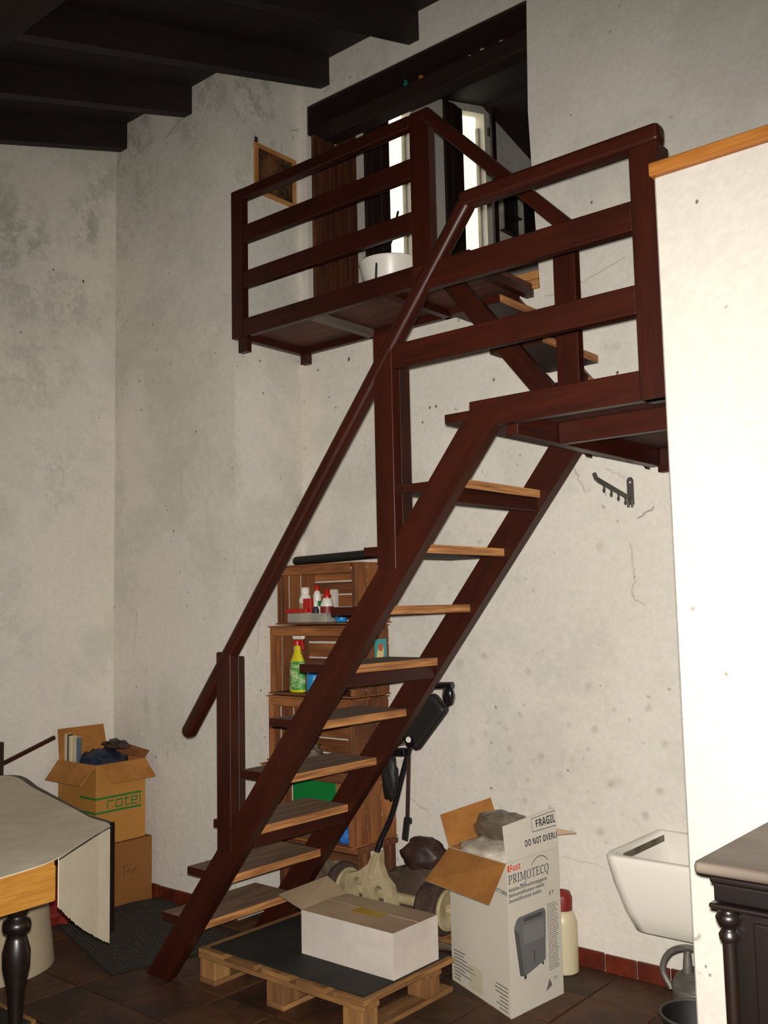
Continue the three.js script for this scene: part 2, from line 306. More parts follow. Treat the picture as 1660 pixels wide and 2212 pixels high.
const wallLeft = struct(sidePlate('wall_left', [[-3.96, -0.1], [2.5, -0.1], [2.5, 3.0], [-3.96, 4.86]], [-5.33, -5.03], plasterMat(6.5, 5, 103, {
  stain: 0.2, specks: 120, patches: [[0.8, 4.0, 0.3, 0.3, 0.38], [1.3, 3.9, 0.5, 0.4, 0.34], [1.0, 3.45, 0.5, 0.25, 0.24], [0.66, 4.25, 0.2, 0.2, 0.26], [1.2, 3.0, 0.5, 0.3, 0.2], [0.9, 2.4, 0.4, 0.4, 0.14], [1.35, 1.6, 0.4, 0.5, 0.12]],
  marks: [[0.8, 3.6, 0.01], [1.0, 3.62, 0.007], [1.2, 3.2, 0.006]] }), scene));
wallUv(wallLeft, 'z', -4, 0);
const plainWall = plasterMat(3, 3, 104, { stain: 0.15 });
struct(bx('wall_right', [2.2, 2.5], [-0.1, 5], [-4.24, 2.5], plainWall, scene, 0.001));
struct(bx('wall_front', [-5.33, 2.5], [-0.1, 3.2], [2.2, 2.5], plainWall, scene, 0.001));

// roof: boarding on sloping rafters, one cross beam
const ceiling = structure('ceiling');
sidePlate('boarding', [[2.7, roofY(2.7)], [-4.26, roofY(-4.26)], [-4.26, roofY(-4.26) + 0.06], [2.7, roofY(2.7) + 0.06]], [-5.4, 2.6], M.ceiling, ceiling);
sidePlate('boarding', [[-4.262, roofY(-4.262)], [-5.95, roofY(-5.95)], [-7.8, roofY(-7.8)], [-7.8, roofY(-7.8) + 0.06], [-5.95, roofY(-5.95) + 0.06], [-4.262, roofY(-4.262) + 0.06]], [-4.01, 2.6], M.ceiling, ceiling);
[-4.915, -4.277, -3.652, -2.987, -2.34, -1.7, -1.06, -0.42, 0.22, 0.86, 1.5].forEach((x) => {
  const end = x < -4 ? -3.45 : -3.96;
  sidePlate('rafter', [[2.2, roofY(2.2) - 0.165], [end, roofY(end) - 0.165], [end, roofY(end) + 0.01], [2.2, roofY(2.2) + 0.01]], [x - 0.07, x], M.ceiling, ceiling);
});
bx('cross_beam', [-5.05, 2.2], [4.0, 4.05], [-1.97, -1.5], M.ceiling, ceiling, 0.008);

// skirting of short red tiles
const skirt = (name, x0, x1, z, y) => {
  const o = structure(name); let x = x0;
  for (let i = 0; x < x1 - 0.02; i++) { const w = Math.min(0.148, x1 - x); bx('tile', [x + 0.002, x + w - 0.002], [0, y + 0.0015 * (i % 3)], [z, z + 0.016 + 0.001 * (i % 2)], M.skirting[(i * 7 % 5) % 2], o, 0.004); x += 0.15; }
};
skirt('baseboard_back', -3.9, -1.1, -3.94, 0.075);
skirt('baseboard_recess', -5.02, -3.92, -3.43, 0.075);

// bright partition with its wooden cap; wall plaster darkened here to offset the flash
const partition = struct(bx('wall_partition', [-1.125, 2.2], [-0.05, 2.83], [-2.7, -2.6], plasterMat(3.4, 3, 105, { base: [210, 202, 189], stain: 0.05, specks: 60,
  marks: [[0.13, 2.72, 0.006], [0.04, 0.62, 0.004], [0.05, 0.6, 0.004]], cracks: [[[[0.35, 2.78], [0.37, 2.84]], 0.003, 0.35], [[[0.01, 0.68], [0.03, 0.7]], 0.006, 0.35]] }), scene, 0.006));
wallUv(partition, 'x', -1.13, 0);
struct(bx('trim_1', [-1.135, 2.2], [2.83, 2.872], [-2.715, -2.585], M.oakTrim, scene, 0.006));

// the room behind the opening
const upperMat = plasterMat(3.6, 3, 106, { stain: 0.2 });
struct(wallUv(sidePlate('wall_upper_left', [[-4.24, 2.9], [-7.7, 2.9], [-7.7, roofY(-7.7) + 0.04], [-5.95, roofY(-5.95) + 0.04], [-4.24, roofY(-4.24) + 0.04]], [-4.0, -3.92], upperMat, scene,
  [[[-4.6, 3.895], [-5.05, 3.895], [-5.05, 5.02], [-4.6, 4.93]], [[-5.62, 3.895], [-5.97, 3.895], [-5.97, 5.35], [-5.62, 5.25]]]), 'z', -4.2, 2.9, -1));
struct(bx('wall_upper_back', [-4.0, -0.4], [2.9, 5.1], [-7.7, -7.4], plainWall, scene, 0.001));
struct(bx('wall_upper_right', [-0.7, -0.4], [2.9, 5.45], [-7.4, -4.24], plainWall, scene, 0.001));
struct(bx('floor_upper', [-4.0, -0.4], [2.92, 3.1], [-7.6, -4.24], M.underside, scene, 0.001));
[['window_1', -5.05, -4.6, 3.895, 4.93], ['window_2', -5.97, -5.62, 3.895, 5.25]].forEach(([n, z0, z1, y0, y1]) => {
  const w = structure(n, [-3.99, y0, (z0 + z1) / 2]);
  for (const [za, zb] of [[z0, z0 + 0.018], [z1 - 0.018, z1]]) bx('frame', [-3.995, -3.965], [y0, y1], [za, zb], M.concrete, w, 0.003);
  bx('frame', [-3.995, -3.965], [y0, y0 + 0.018], [z0 + 0.018, z1 - 0.018], M.concrete, w, 0.003);
  bx('pane', [-3.982, -3.979], [y0 + 0.018, y1], [z0 + 0.018, z1 - 0.018], M.glass, w, 0.001);
});
struct(bx('lintel', [-3.829, -2.318], [4.4, 4.5], [-4.15, -4.05], M.shutterDark, scene, 0.006));
struct(bx('trim_4', [-3.842, -2.318], [4.501, 4.573], [-4.16, -4.132], M.shutterDark, scene, 0.003));
struct(bx('trim_5', [-3.843, -2.318], [4.558, 4.574], [-4.13, -3.945], M.shutterDark, scene, 0.003));
struct(bx('trim_6', [-3.844, -3.83], [4.397, 4.557], [-4.13, -3.945], M.shutterDark, scene, 0.003));
struct(bx('trim_2', [-2.46, -2.305], [3.15, 3.19], [-4.02, -3.93], M.pine, scene, 0.004));
struct(bx('trim_3', [-2.44, -2.305], [3.102, 3.145], [-3.99, -3.925], M.rawEdge, scene, 0.004));

// ---------------------------------------------------------------- the staircase with its landing
const treadMats = [M.rawEdge, M.paint, M.treadTop, M.paintWorn, M.paint, M.paint];
function treadBox(w, h, d, mats) {                    // +x face raw ply, -x painted nose, worn top
  const g = new THREE.BoxGeometry(w, h, d), p = g.attributes.position, uv = g.attributes.uv, ou = rnd() * 2, ov = rnd() * 2;
  for (let f = 0; f < 6; f++) for (let i = f * 4; i < f * 4 + 4; i++) { if (f < 2) uv.setXY(i, p.getZ(i) + ou, p.getY(i) + ov); else if (f < 4) uv.setXY(i, p.getZ(i) + ou, p.getX(i) + ov); else uv.setXY(i, p.getX(i) + ou, p.getY(i) + ov); }
  return [g, mats];
}
const stair = thing('staircase', 'steep red-brown painted wooden staircase with open treads, railed landing and short upper flight', 'staircase', [-2.6, 0, -3.03]);
const yu = (x) => 1.702 + 1.24 * (x + 2.337), xu = (y) => -2.337 + (y - 1.702) / 1.24, SL = Math.atan(1.24), DV = 0.185;
for (const [z0, z1] of [[-2.757, -2.71], [-3.362, -3.315]])
  plate('stringer', [[xu(0), 0], [xu(DV), 0], [xu(2.235 + DV), 2.235], [xu(2.235), 2.235]], [z0, z1], M.paint, stair, SL);
for (let k = 0; k < 9; k++) {
  const y = 0.262 + 0.2229 * k, x = -3.389 + 0.1772 * k;
  const [g, m] = treadBox(0.27, 0.032, 0.558, treadMats);
  const t = put('tread', g, m, stair, [x - 0.135, y - 0.016, -3.036]);
  if (k % 3 === 2) bx('cleat', [x - 0.05, x - 0.012], [y - 0.085, y - 0.033], [-3.312, -2.76], M.paint, t, 0.004, 2);
}
// lower balusters and sloping handrail
bx('post', [-3.226, -3.137], [0.6, 1.42], [-2.757, -2.7085], M.paint, stair, 0.005, 1);
bx('post_batten', [-3.2, -3.14], [0.72, 1.4], [-2.795, -2.758], M.paintWorn, stair, 0.004, 1);
bx('post', [-2.312, -2.222], [1.73, 2.62], [-2.757, -2.7085], M.paint, stair, 0.005, 1);
bx('post_batten', [-2.285, -2.225], [1.84, 2.6], [-2.82, -2.758], M.paintWorn, stair, 0.004, 1);
beam('handrail', [-3.452, 1.055, -2.735], [-1.872, 3.025, -2.735], 0.058, 0.062, M.paint, stair, 0.02);
beam('handrail', [-1.9, 3.027, -2.735], [-1.15, 3.027, -2.735], 0.06, 0.062, M.paint, stair, 0.015);
// landing railing
bx('rail', [-2.12, -1.25], [2.738, 2.834], [-2.748, -2.713], M.paint, stair, 0.005);
bx('rail', [-2.224, -1.25], [2.474, 2.566], [-2.748, -2.713], M.paint, stair, 0.005);
bx('fascia', [-1.882, -1.155], [2.203, 2.297], [-2.757, -2.711], M.paint, stair, 0.005);
bx('post', [-1.252, -1.157], [2.203, 3.0], [-2.8, -2.709], M.paint, stair, 0.006, 1);
{ const [g, m] = treadBox(0.88, 0.032, 1.15, [M.paint, M.paint, M.treadTop, M.underside, M.paint, M.paint]); put('landing_deck', g, m, stair, [-1.582, 2.262, -3.335]); }
bx('joist', [-1.765, -1.718], [2.168, 2.244], [-3.9, -2.76], M.paint, stair, 0.004, 2);
bx('joist', [-1.716, -1.155], [2.165, 2.244], [-3.07, -3.03], M.paint, stair, 0.004, 0);
bx('joist', [-1.716, -1.155], [2.165, 2.244], [-3.93, -3.88], M.paint, stair, 0.004, 0);
bx('joist', [-1.2, -1.158], [2.165, 2.244], [-3.88, -2.802], M.paint, stair, 0.004, 2);
bx('foot_block', [-1.728, -1.678], [2.143, 2.2], [-3.93, -3.885], M.paint, stair, 0.003, 1);
// upper flight, climbing the other way along the wall
const upSlope = Math.atan(-1.24), ye = (x) => 2.715 - 1.24 * (x + 2.12), ux = (y) => -2.12 - (y - 2.715) / 1.24;
for (const [z0, z1] of [[-3.41, -3.37], [-3.935, -3.9]])
  plate('upper_stringer', [[-1.785, 2.165], [-1.785, ye(-1.785)], [ux(3.09), 3.09], [ux(3.09) - 0.11, 3.09], [ux(2.165) - 0.112, 2.165]], [z0, z1], M.paint, stair, upSlope);
[[2.49, -1.79], [2.705, -1.99], [2.92, -2.19]].forEach(([y, x]) => { const [g, m] = treadBox(0.26, 0.036, 0.486, [M.rawEdge, M.paintWorn, M.treadTop, M.paintWorn, M.paint, M.paint]); put('upper_tread', g, m, stair, [x - 0.13, y - 0.018, -3.655]); });
bx('newel_post', [-1.902, -1.802], [2.28, 3.13], [-3.41, -3.365], M.paint, stair, 0.005, 1);
beam('upper_handrail', [-2.545, 3.845, -3.385], [-1.83, 3.105, -3.385], 0.06, 0.055, M.paint, stair, 0.01);

// ---------------------------------------------------------------- gallery in front of the opening
const gal = thing('balcony', 'small dark red-brown wooden balcony with three-bar railing below the upper doorway', 'balcony', [-3.2, 3.05, -3.66]);
bx('post', [-3.908, -3.822], [3.056, 3.885], [-3.45, -3.4], M.paint, gal, 0.005, 1);
bx('post', [-2.652, -2.54], [3.056, 3.885], [-3.45, -3.4], M.paint, gal, 0.005, 1);
bx('top_rail', [-3.82, -2.655], [3.822, 3.885], [-3.45, -3.401], M.paint, gal, 0.008);
bx('rail', [-3.82, -2.655], [3.576, 3.674], [-3.44, -3.405], M.paint, gal, 0.005);
bx('rail', [-3.82, -2.655], [3.324, 3.418], [-3.44, -3.405], M.paint, gal, 0.005);
bx('fascia', [-3.82, -2.335], [3.056, 3.155], [-3.44, -3.403], M.paint, gal, 0.005);
bx('deck', [-3.9, -2.335], [3.1, 3.128], [-3.935, -3.442], M.underside, gal, 0.003);
for (const x of [-3.9, -3.36, -2.85, -2.37]) bx('joist', [x, x + 0.042], [3.058, 3.099], [-3.93, -3.445], x === -3.36 ? M.cabinetTop : M.paint, gal, 0.003, 2);
bx('joist', [-3.856, -2.41], [3.058, 3.099], [-3.935, -3.9], M.paint, gal, 0.003, 0);
bx('foot_block', [-3.856, -3.79], [2.972, 3.055], [-3.44, -3.402], M.paint, gal, 0.003, 1);
bx('foot_block', [-3.878, -3.822], [3.0, 3.057], [-3.935, -3.895], M.paint, gal, 0.003, 1);

// picture on the side of the step in the wall
{
  const p = thing('framed_picture', 'small brown picture in a pale wooden frame hung on the white wall beside the balcony', 'picture', [-3.912, 3.945, -3.72]);
  for (const [y0, y1] of [[3.945, 3.968], [4.217, 4.24]]) bx('frame_bar', [-3.912, -3.894], [y0, y1], [-3.9, -3.575], M.pine, p, 0.003);
  for (const [z0, z1] of [[-3.6, -3.575], [-3.9, -3.875]]) bx('frame_bar', [-3.912, -3.894], [3.968, 4.217], [z0, z1], M.pine, p, 0.003);
  bx('print', [-3.911, -3.903], [3.968, 4.217], [-3.875, -3.6], std({ map: patchMap(70, [112, 74, 44], [48, 28, 20], 6, 1.8), roughness: 0.6 }), p, 0.001);
  bx('hanging_strip', [-3.911, -3.899], [4.235, 4.275], [-3.6, -3.58], M.underside, p, 0.002);
}
// brown slatted folding door and shutters on the windows beyond
function shutter(name, label, x, [y0, y1], z0, z1, n, mat, head) {      // head: the slats behind the lintel run on up to this height
  const s = thing(name, label, 'shutter', [x, y0, (z0 + z1) / 2]); const w = (z1 - z0) / n;
  for (let i = 0; i < n; i++) bx('slat', [x - 0.012 + (i % 2) * 0.006, x + 0.012 + (i % 2) * 0.006], [y0, head && z0 + (i + 1) * w < -4.155 ? (z0 + i * w > -4.24 ? 4.555 : z0 + (i + 1) * w < -4.245 ? head : 4.555) : y1], [z0 + i * w + 0.0015, z0 + (i + 1) * w - 0.0015], mat, s, 0.004, 1);
  for (const y of [y0 + 0.15, y1 - 0.2]) bx('batten', [x - 0.03, x - 0.012], [y, y + 0.06], [z0, z1], mat, s, 0.003, 2);
  return s;
}
shutter('slatted_door', 'brown slatted door standing open at the edge of the upper doorway', -3.815, [3.13, 4.395], -4.34, -3.956, 9, M.shutter, 4.86);
shutter('window_shutter', 'dark brown slatted shutter beside the bright narrow window', -3.875, [3.6, 5.0], -4.74, -4.5, 5, M.shutterDark);
shutter('window_shutter', 'dark plank shutter between the two bright upper windows', -3.875, [3.4, 5.22], -5.6, -5.38, 3, M.shutterDark);
shutter('window_shutter', 'narrow dark shutter board beyond the farther bright window', -3.875, [3.4, 5.38], -6.05, -5.98, 2, M.shutterDark);
{
  const c = thing('wall_cupboard', 'dark open wall cupboard on the grey wall beyond the farther window', 'cupboard', [-3.9, 4.48, -6.3]);
  bx('back_panel', [-3.918, -3.905], [4.47, 4.8], [-6.66, -6.12], M.black, c, 0.002);
  for (const z of [-6.675, -6.41, -6.12]) bx('side', [-3.918, -3.86], [4.47, 4.8], [z, z + 0.016], M.concrete, c, 0.002, 1);
  for (const y of [4.47, 4.62, 4.8]) bx('shelf', [-3.918, -3.87], [y, y + 0.012], [-6.66, -6.12], M.shutterDark, c, 0.002, 2);
}
{
  const b = thing('round_basin', 'white round basin standing on the balcony floor behind the railing', 'basin', [-3.01, 3.128, -3.68]);
  turned('bowl', [[0.0, 0], [0.075, 0], [0.11, 0.05], [0.145, 0.13], [0.158, 0.19], [0.163, 0.196], [0.158, 0.2], [0.15, 0.192], [0.135, 0.13], [0.1, 0.055], [0.0, 0.02]], M.whitePlastic, b, [-3.01, 3.129, -3.68], 40);
  tube('cord', [[-3.0, 3.62, -3.74], [-2.995, 3.42, -3.66], [-2.99, 3.335, -3.56], [-2.98, 3.28, -3.535], [-3.0, 3.2, -3.55]], 0.006, M.black, b);
}
{
  const t = thing('small_bottle', 'small teal bottle standing on the dark lintel of the upper doorway', 'bottle', [-3.2, 4.501, -4.085]);
  turned('body', [[0, 0], [0.012, 0], [0.013, 0.03], [0.009, 0.04], [0.008, 0.042]], M.teal, t, [-3.2, 4.501, -4.085]); turned('cap', [[0.01, 0], [0.01, 0.01], [0, 0.012]], M.teal, t, [-3.2, 4.543, -4.085]);
  const k = thing('small_tin', 'small yellow tin lying on the dark lintel of the upper doorway', 'tin', [-3.09, 4.501, -4.085]);
  turned('body', [[0, 0], [0.014, 0], [0.014, 0.028], [0, 0.028]], M.oakTrim, k, [-3.09, 4.501, -4.085]); turned('lid', [[0.015, 0], [0.015, 0.007], [0, 0.008]], M.pine, k, [-3.09, 4.528, -4.085]);
  for (const [x, r] of [[-2.745, 0.01], [-2.665, 0.014], [-2.545, 0.011]]) tag(put('plaster_crumb', lump([r, r * 0.7, r], 0.35, 2, x * 9, 2), M.concrete, scene, [x, 4.5 + r * 0.42, -4.065]), 'pale plaster crumb lying on the dark lintel of the upper doorway', 'plaster crumb', 'plaster crumbs on the lintel');
}

// ---------------------------------------------------------------- on the stair wall
{
  const r = thing('coat_rack', 'grey metal swing-out hook arm fixed to the white wall under the landing', 'coat rack', [-1.882, 2.02, -3.93]);
  plate('wall_plate', [[-1.897, 2.02], [-1.867, 2.02], [-1.867, 2.13], [-1.875, 2.142], [-1.889, 2.142], [-1.897, 2.13]], [-3.94, -3.933], M.iron, r, undefined,
    [[[-1.887, 2.115], [-1.877, 2.115], [-1.877, 2.125], [-1.887, 2.125]]]);
  beam('arm', [-1.882, 2.046, -3.932], [-1.885, 2.106, -3.64], 0.022, 0.008, M.iron, r, 0.003);
  tube('arm_tip', [[-1.885, 2.104, -3.645], [-1.885, 2.113, -3.625], [-1.885, 2.13, -3.612]], 0.009, M.iron, r, 8);
  for (let i = 0; i < 4; i++) { const z = -3.69 - i * 0.065, y = 2.087 - i * 0.0134; tube('hook', [[-1.884, y, z], [-1.88, y - 0.018, z + 0.004], [-1.876, y - 0.03, z + 0.016], [-1.874, y - 0.022, z + 0.026]], 0.0045, M.iron, r, 10, 6); }
  for (const dx of [-0.009, 0.009]) rod('pivot', [-1.882 + dx, 2.008, -3.928], [-1.882 + dx, 2.04, -3.928], 0.006, 0.006, M.iron, r, 8);
}
// wash basin
{
  const w = thing('wash_basin', 'white ceramic wall basin with a dirty grey rim behind the partition', 'wash basin', [-1.5, 0.33, -3.94]);
  const ring = (hw, zf, y, r, inset) => { const pts = []; const xl = -1.83 + inset, xr = -1.17 - inset, zb = -3.94 + inset * 0.7; for (let i = 0; i <= 7; i++) { const a = Math.PI + i / 7 * Math.PI / 2; pts.push([xl + r + r * Math.cos(a), zf - r - r * Math.sin(a)]); } for (let i = 0; i <= 7; i++) { const a = Math.PI * 1.5 + i / 7 * Math.PI / 2; pts.push([xr - r + r * Math.cos(a), zf - r - r * Math.sin(a)]); } pts.push([xr, zb], [xl, zb]); return pts.map(([x, z]) => V(x, y, z)); };
  const loft = (rings, capLast) => { const pos = [], n = rings[0].length; for (let k = 0; k < rings.length - 1; k++) for (let i = 0; i < n; i++) { const j = (i + 1) % n, a = rings[k][i], b = rings[k][j], c = rings[k + 1][j], d = rings[k + 1][i]; for (const p of [a, c, b, a, d, c]) pos.push(p.x + 1.5, p.y - 0.33, p.z + 3.94); } if (capLast) { const R = rings[rings.length - 1], c = R.reduce((s, p) => s.add(p), V(0, 0, 0)).multiplyScalar(1 / n); for (let i = 0; i < n; i++) for (const p of [R[i], c, R[(i + 1) % n]]) pos.push(p.x + 1.5, p.y - 0.33, p.z + 3.94); }
    const g = new THREE.BufferGeometry(); g.setAttribute('position', new THREE.Float32BufferAttribute(pos, 3)); const m = mergeVertices(g, 1e-4); m.computeVertexNormals(); return uvm(m); };
  const body = put('basin_body', loft([ring(0, -3.56, 0.335, 0.07, 0.08), ring(0, -3.525, 0.345, 0.07, 0.055), ring(0, -3.485, 0.42, 0.07, 0.035), ring(0, -3.45, 0.53, 0.065, 0.012), ring(0, -3.438, 0.6, 0.06, 0), ring(0, -3.435, 0.628, 0.05, 0), ring(0, -3.44, 0.638, 0.05, 0.006), ring(0, -3.46, 0.638, 0.05, 0.024), ring(0, -3.468, 0.63, 0.05, 0.034), ring(0, -3.53, 0.45, 0.06, 0.1), ring(0, -3.6, 0.41, 0.06, 0.16)], true), M.ceramic, w, [-1.5, 0.33, -3.94]);
  body.material.side = THREE.DoubleSide;
  bx('grime_band', [-1.79, -1.785], [0.555, 0.625], [-3.9, -3.53], M.grime, body, 0.001, 2);
}
{
  const c = thing('watering_can', 'old grey zinc watering can standing on the floor below the wash basin', 'watering can', [-1.49, 0, -3.49]);
  turned('body', [[0, 0], [0.1, 0], [0.104, 0.01], [0.1, 0.19], [0.105, 0.205], [0.1, 0.212], [0.0, 0.215]], M.metal, c, [-1.49, 0, -3.5], 32);
  turned('hood', [[0.1, 0], [0.085, 0.03], [0.05, 0.05], [0, 0.056]], M.metal, c, [-1.49, 0.21, -3.5], 32);
  tube('handle', [[-1.585, 0.19, -3.46], [-1.615, 0.255, -3.46], [-1.58, 0.32, -3.462], [-1.49, 0.345, -3.465], [-1.41, 0.28, -3.47]], 0.012, M.metal, c, 30);
  rod('stem', [-1.525, 0.2, -3.47], [-1.52, 0.335, -3.468], 0.024, 0.013, M.metal, c);
  const b = thing('black_bucket', 'black bucket standing in front of the zinc watering can', 'bucket', [-1.4, 0, -3.25]);
  turned('pail', [[0, 0.0], [0.085, 0], [0.09, 0.01], [0.118, 0.205], [0.122, 0.207], [0.122, 0.213], [0.114, 0.213], [0.088, 0.02], [0, 0.015]], M.black, b, [-1.4, 0, -3.25], 32);
  tube('rim', Array.from({ length: 25 }, (_, i) => [-1.4 + 0.12 * Math.cos(i / 24 * 6.2832), 0.213, -3.25 + 0.12 * Math.sin(i / 24 * 6.2832)]), 0.005, M.iron, b, 48);
}

// ---------------------------------------------------------------- stacked fruit crates with what is in them
const bench = thing('low_bench', 'low dark wooden bench carrying the stacked fruit crates', 'bench', [-3.6, 0, -3.76]);
bx('seat_board', [-3.9, -3.24], [0.392, 0.42], [-3.92, -3.6], M.crate[2], bench, 0.004);
for (const x of [-3.86, -3.3]) for (const z of [-3.89, -3.695]) bx('leg', [x, x + 0.05], [0, 0.391], [z - 0.02, z + 0.025], M.crate[2], bench, 0.004, 1);
bx('stretcher', [-3.81, -3.3], [0.32, 0.36], [-3.7, -3.68], M.crate[2], bench, 0.003);
function crate(label, [x0, x1], [y0, y1], [z0, z1]) {      // laid on its side, open to the room
  const c = thing('fruit_crate', label, 'crate', [(x0 + x1) / 2, y0, (z0 + z1) / 2], 'fruit crates stacked as a shelf'), t = 0.008, m = () => M.crate[Math.floor(rnd() * 3)];
  for (const x of [x0, x1 - t]) { const n = 3, w = (z1 - z0 - 0.02) / n; for (let i = 0; i < n; i++) bx('side_slat', [x, x + t], [y0 + t, y1 - t], [z0 + 0.01 + i * w + rr(0.002, 0.006), z0 + 0.01 + (i + 1) * w - rr(0.004, 0.009)], m(), c, 0.002, 1); }
  { const n = 4, h = (y1 - y0 - 0.03) / n; for (let i = 0; i < n; i++) bx('back_slat', [x0 + t, x1 - t], [y0 + 0.015 + i * h + rr(0.002, 0.005), y0 + 0.015 + (i + 1) * h - rr(0.004, 0.01)], [z0 + 0.002, z0 + 0.01], m(), c, 0.002, 0); }
  for (const y of [y0, y1 - t]) { const n = 2, w = (z1 - z0) / n; for (let i = 0; i < n; i++) bx('board', [x0, x1], [y, y + t], [z0 + i * w + 0.001, z0 + (i + 1) * w - 0.002], m(), c, 0.002, 0); }
  for (const x of [x0 + t, x1 - t - 0.024]) for (const z of [z0 + 0.011, z1 - 0.04]) bx('corner_post', [x, x + 0.024], [y0 + t, y1 - t], [z, z + 0.024], m(), c, 0.003, 1);
  bx('edge_slat', [x0 + t + 0.025, x1 - t - 0.025], [y1 - t - 0.045, y1 - t - 0.001], [z1 - 0.014, z1 - 0.004], m(), c, 0.002, 0);
  return c;
}
crate('topmost fruit crate of the stack, holding white bottles and a red tray', [-3.84, -3.262], [1.512, 1.828], [-3.93, -3.64]);
const c2 = crate('fruit crate second from the top, holding the yellow spray bottle', [-3.893, -3.275], [1.142, 1.505], [-3.93, -3.63]);
crate('fruit crate second from the bottom, holding clear plastic packing', [-3.9, -3.285], [0.79, 1.135], [-3.93, -3.62]);
crate('lowest fruit crate of the stack, holding the green box', [-3.9, -3.25], [0.422, 0.782], [-3.93, -3.57]);
{
  const cv = canvasOf(128, 256), g = cv.getContext('2d'); g.fillStyle = '#3f9a9c'; g.fillRect(0, 0, 128, 256); g.fillStyle = '#e0cf8a'; g.beginPath(); g.ellipse(60, 110, 36, 70, 0.2, 0, 7); g.fill(); g.fillStyle = '#c05a40'; g.beginPath(); g.ellipse(64, 60, 26, 30, 0, 0, 7); g.fill(); g.fillStyle = '#e8e2d2'; g.fillRect(30, 180, 70, 60);
  const t = new THREE.CanvasTexture(cv); t.colorSpace = THREE.SRGBColorSpace; t.magFilter = THREE.LinearFilter;
  card('label', [-3.272, 1.25, -3.8], [-3.272, 1.25, -3.895], [-3.272, 1.43, -3.895], [-3.272, 1.43, -3.8], 0.002, std({ map: t, roughness: 0.5 }), M.crate[1], c2);
}
const blackRoll = tag(put('black_roll', uvm(new THREE.CapsuleGeometry(0.024, 0.58, 4, 16).rotateZ(Math.PI / 2 + 0.02)), M.black, scene, [-3.46, 1.86, -3.72]), 'long black roll lying across the top of the crate stack', 'roll');
function bottle(label, cat, [x, y, z], prof, mat, capProf, capMat, capY, band) {
  const b = thing(cat === 'can' ? 'can' : 'bottle', label, cat, [x, y, z]);
  turned('body', prof, mat, b, [x, y, z], 24); turned('cap', capProf, capMat, b, [x, y + capY, z], 20);
  if (band) turned('label_band', [[band[0], 0], [band[0], band[2]]], band[3], b, [x, y + band[1], z], 24).material.side = THREE.DoubleSide;
}
const Y1 = 1.521;
{
  const t = thing('storage_tray', 'clear plastic tray with a red rim in the topmost crate', 'tray', [-3.62, Y1, -3.68]);
  bx('tray_floor', [-3.75, -3.47], [Y1, Y1 + 0.003], [-3.77, -3.645], M.clear, t, 0.001);
  for (const z of [-3.77, -3.648]) bx('tray_wall', [-3.75, -3.47], [Y1 + 0.004, Y1 + 0.05], [z, z + 0.003], M.clear, t, 0.001);
  for (const x of [-3.75, -3.473]) bx('tray_wall', [x, x + 0.003], [Y1 + 0.004, Y1 + 0.05], [-3.766, -3.649], M.clear, t, 0.001);
  bx('red_rim', [-3.76, -3.6], [Y1 + 0.051, Y1 + 0.075], [-3.65, -3.635], M.redPlastic, t, 0.004);
}
bottle('white bottle with pale grey cap behind the red tray rim', 'bottle', [-3.685, Y1 + 0.004, -3.715], [[0, 0], [0.034, 0], [0.035, 0.12], [0.022, 0.15], [0.02, 0.155]], M.whitePlastic, [[0.024, 0], [0.024, 0.03], [0, 0.032]], M.ceramic, 0.153, [0.0355, 0.05, 0.05, M.cardGrey]);
bottle('white bottle with red collar and pale cap in the topmost crate', 'bottle', [-3.51, Y1 + 0.004, -3.7], [[0, 0], [0.034, 0], [0.035, 0.09], [0.022, 0.12], [0.02, 0.125]], M.whitePlastic, [[0.022, 0], [0.023, 0.018], [0.016, 0.02], [0.016, 0.045], [0, 0.046]], M.redPlastic, 0.123, [0.0355, 0.03, 0.05, M.darkRed]);
bottle('small navy flask with white shoulder in the topmost crate', 'bottle', [-3.562, Y1 + 0.004, -3.668], [[0, 0], [0.017, 0], [0.018, 0.06], [0.01, 0.08]], M.navy, [[0.012, 0], [0.012, 0.03], [0, 0.032]], M.whitePlastic, 0.08);
bottle('white tube with red stripe standing behind the red tray rim', 'bottle', [-3.625, Y1 + 0.004, -3.745], [[0, 0], [0.022, 0], [0.022, 0.14], [0.012, 0.165]], M.whitePlastic, [[0.014, 0], [0.014, 0.03], [0, 0.031]], M.redPlastic, 0.164, [0.0226, 0.08, 0.03, M.green]);
tag(put('red_box', rbox(0.06, 0.075, 0.02, 0.003), M.redPlastic, scene, [-3.62, Y1 + 0.09, -3.625 - 0.045]), 'small upright red box resting in the clear tray', 'box');
tag(put('packet', rbox(0.075, 0.17, 0.03, 0.004), M.cardWhite, scene, [-3.56, Y1 + 0.089, -3.79]), 'white upright packet with yellow print behind the small bottles', 'packet');
tag(put('blue_cloth', lump([0.035, 0.04, 0.03], 0.3, 2, 5, 3), M.bluePlastic, scene, [-3.43, Y1 + 0.024, -3.72]), 'bright blue cloth bundle beside the red-collared bottle', 'cloth');
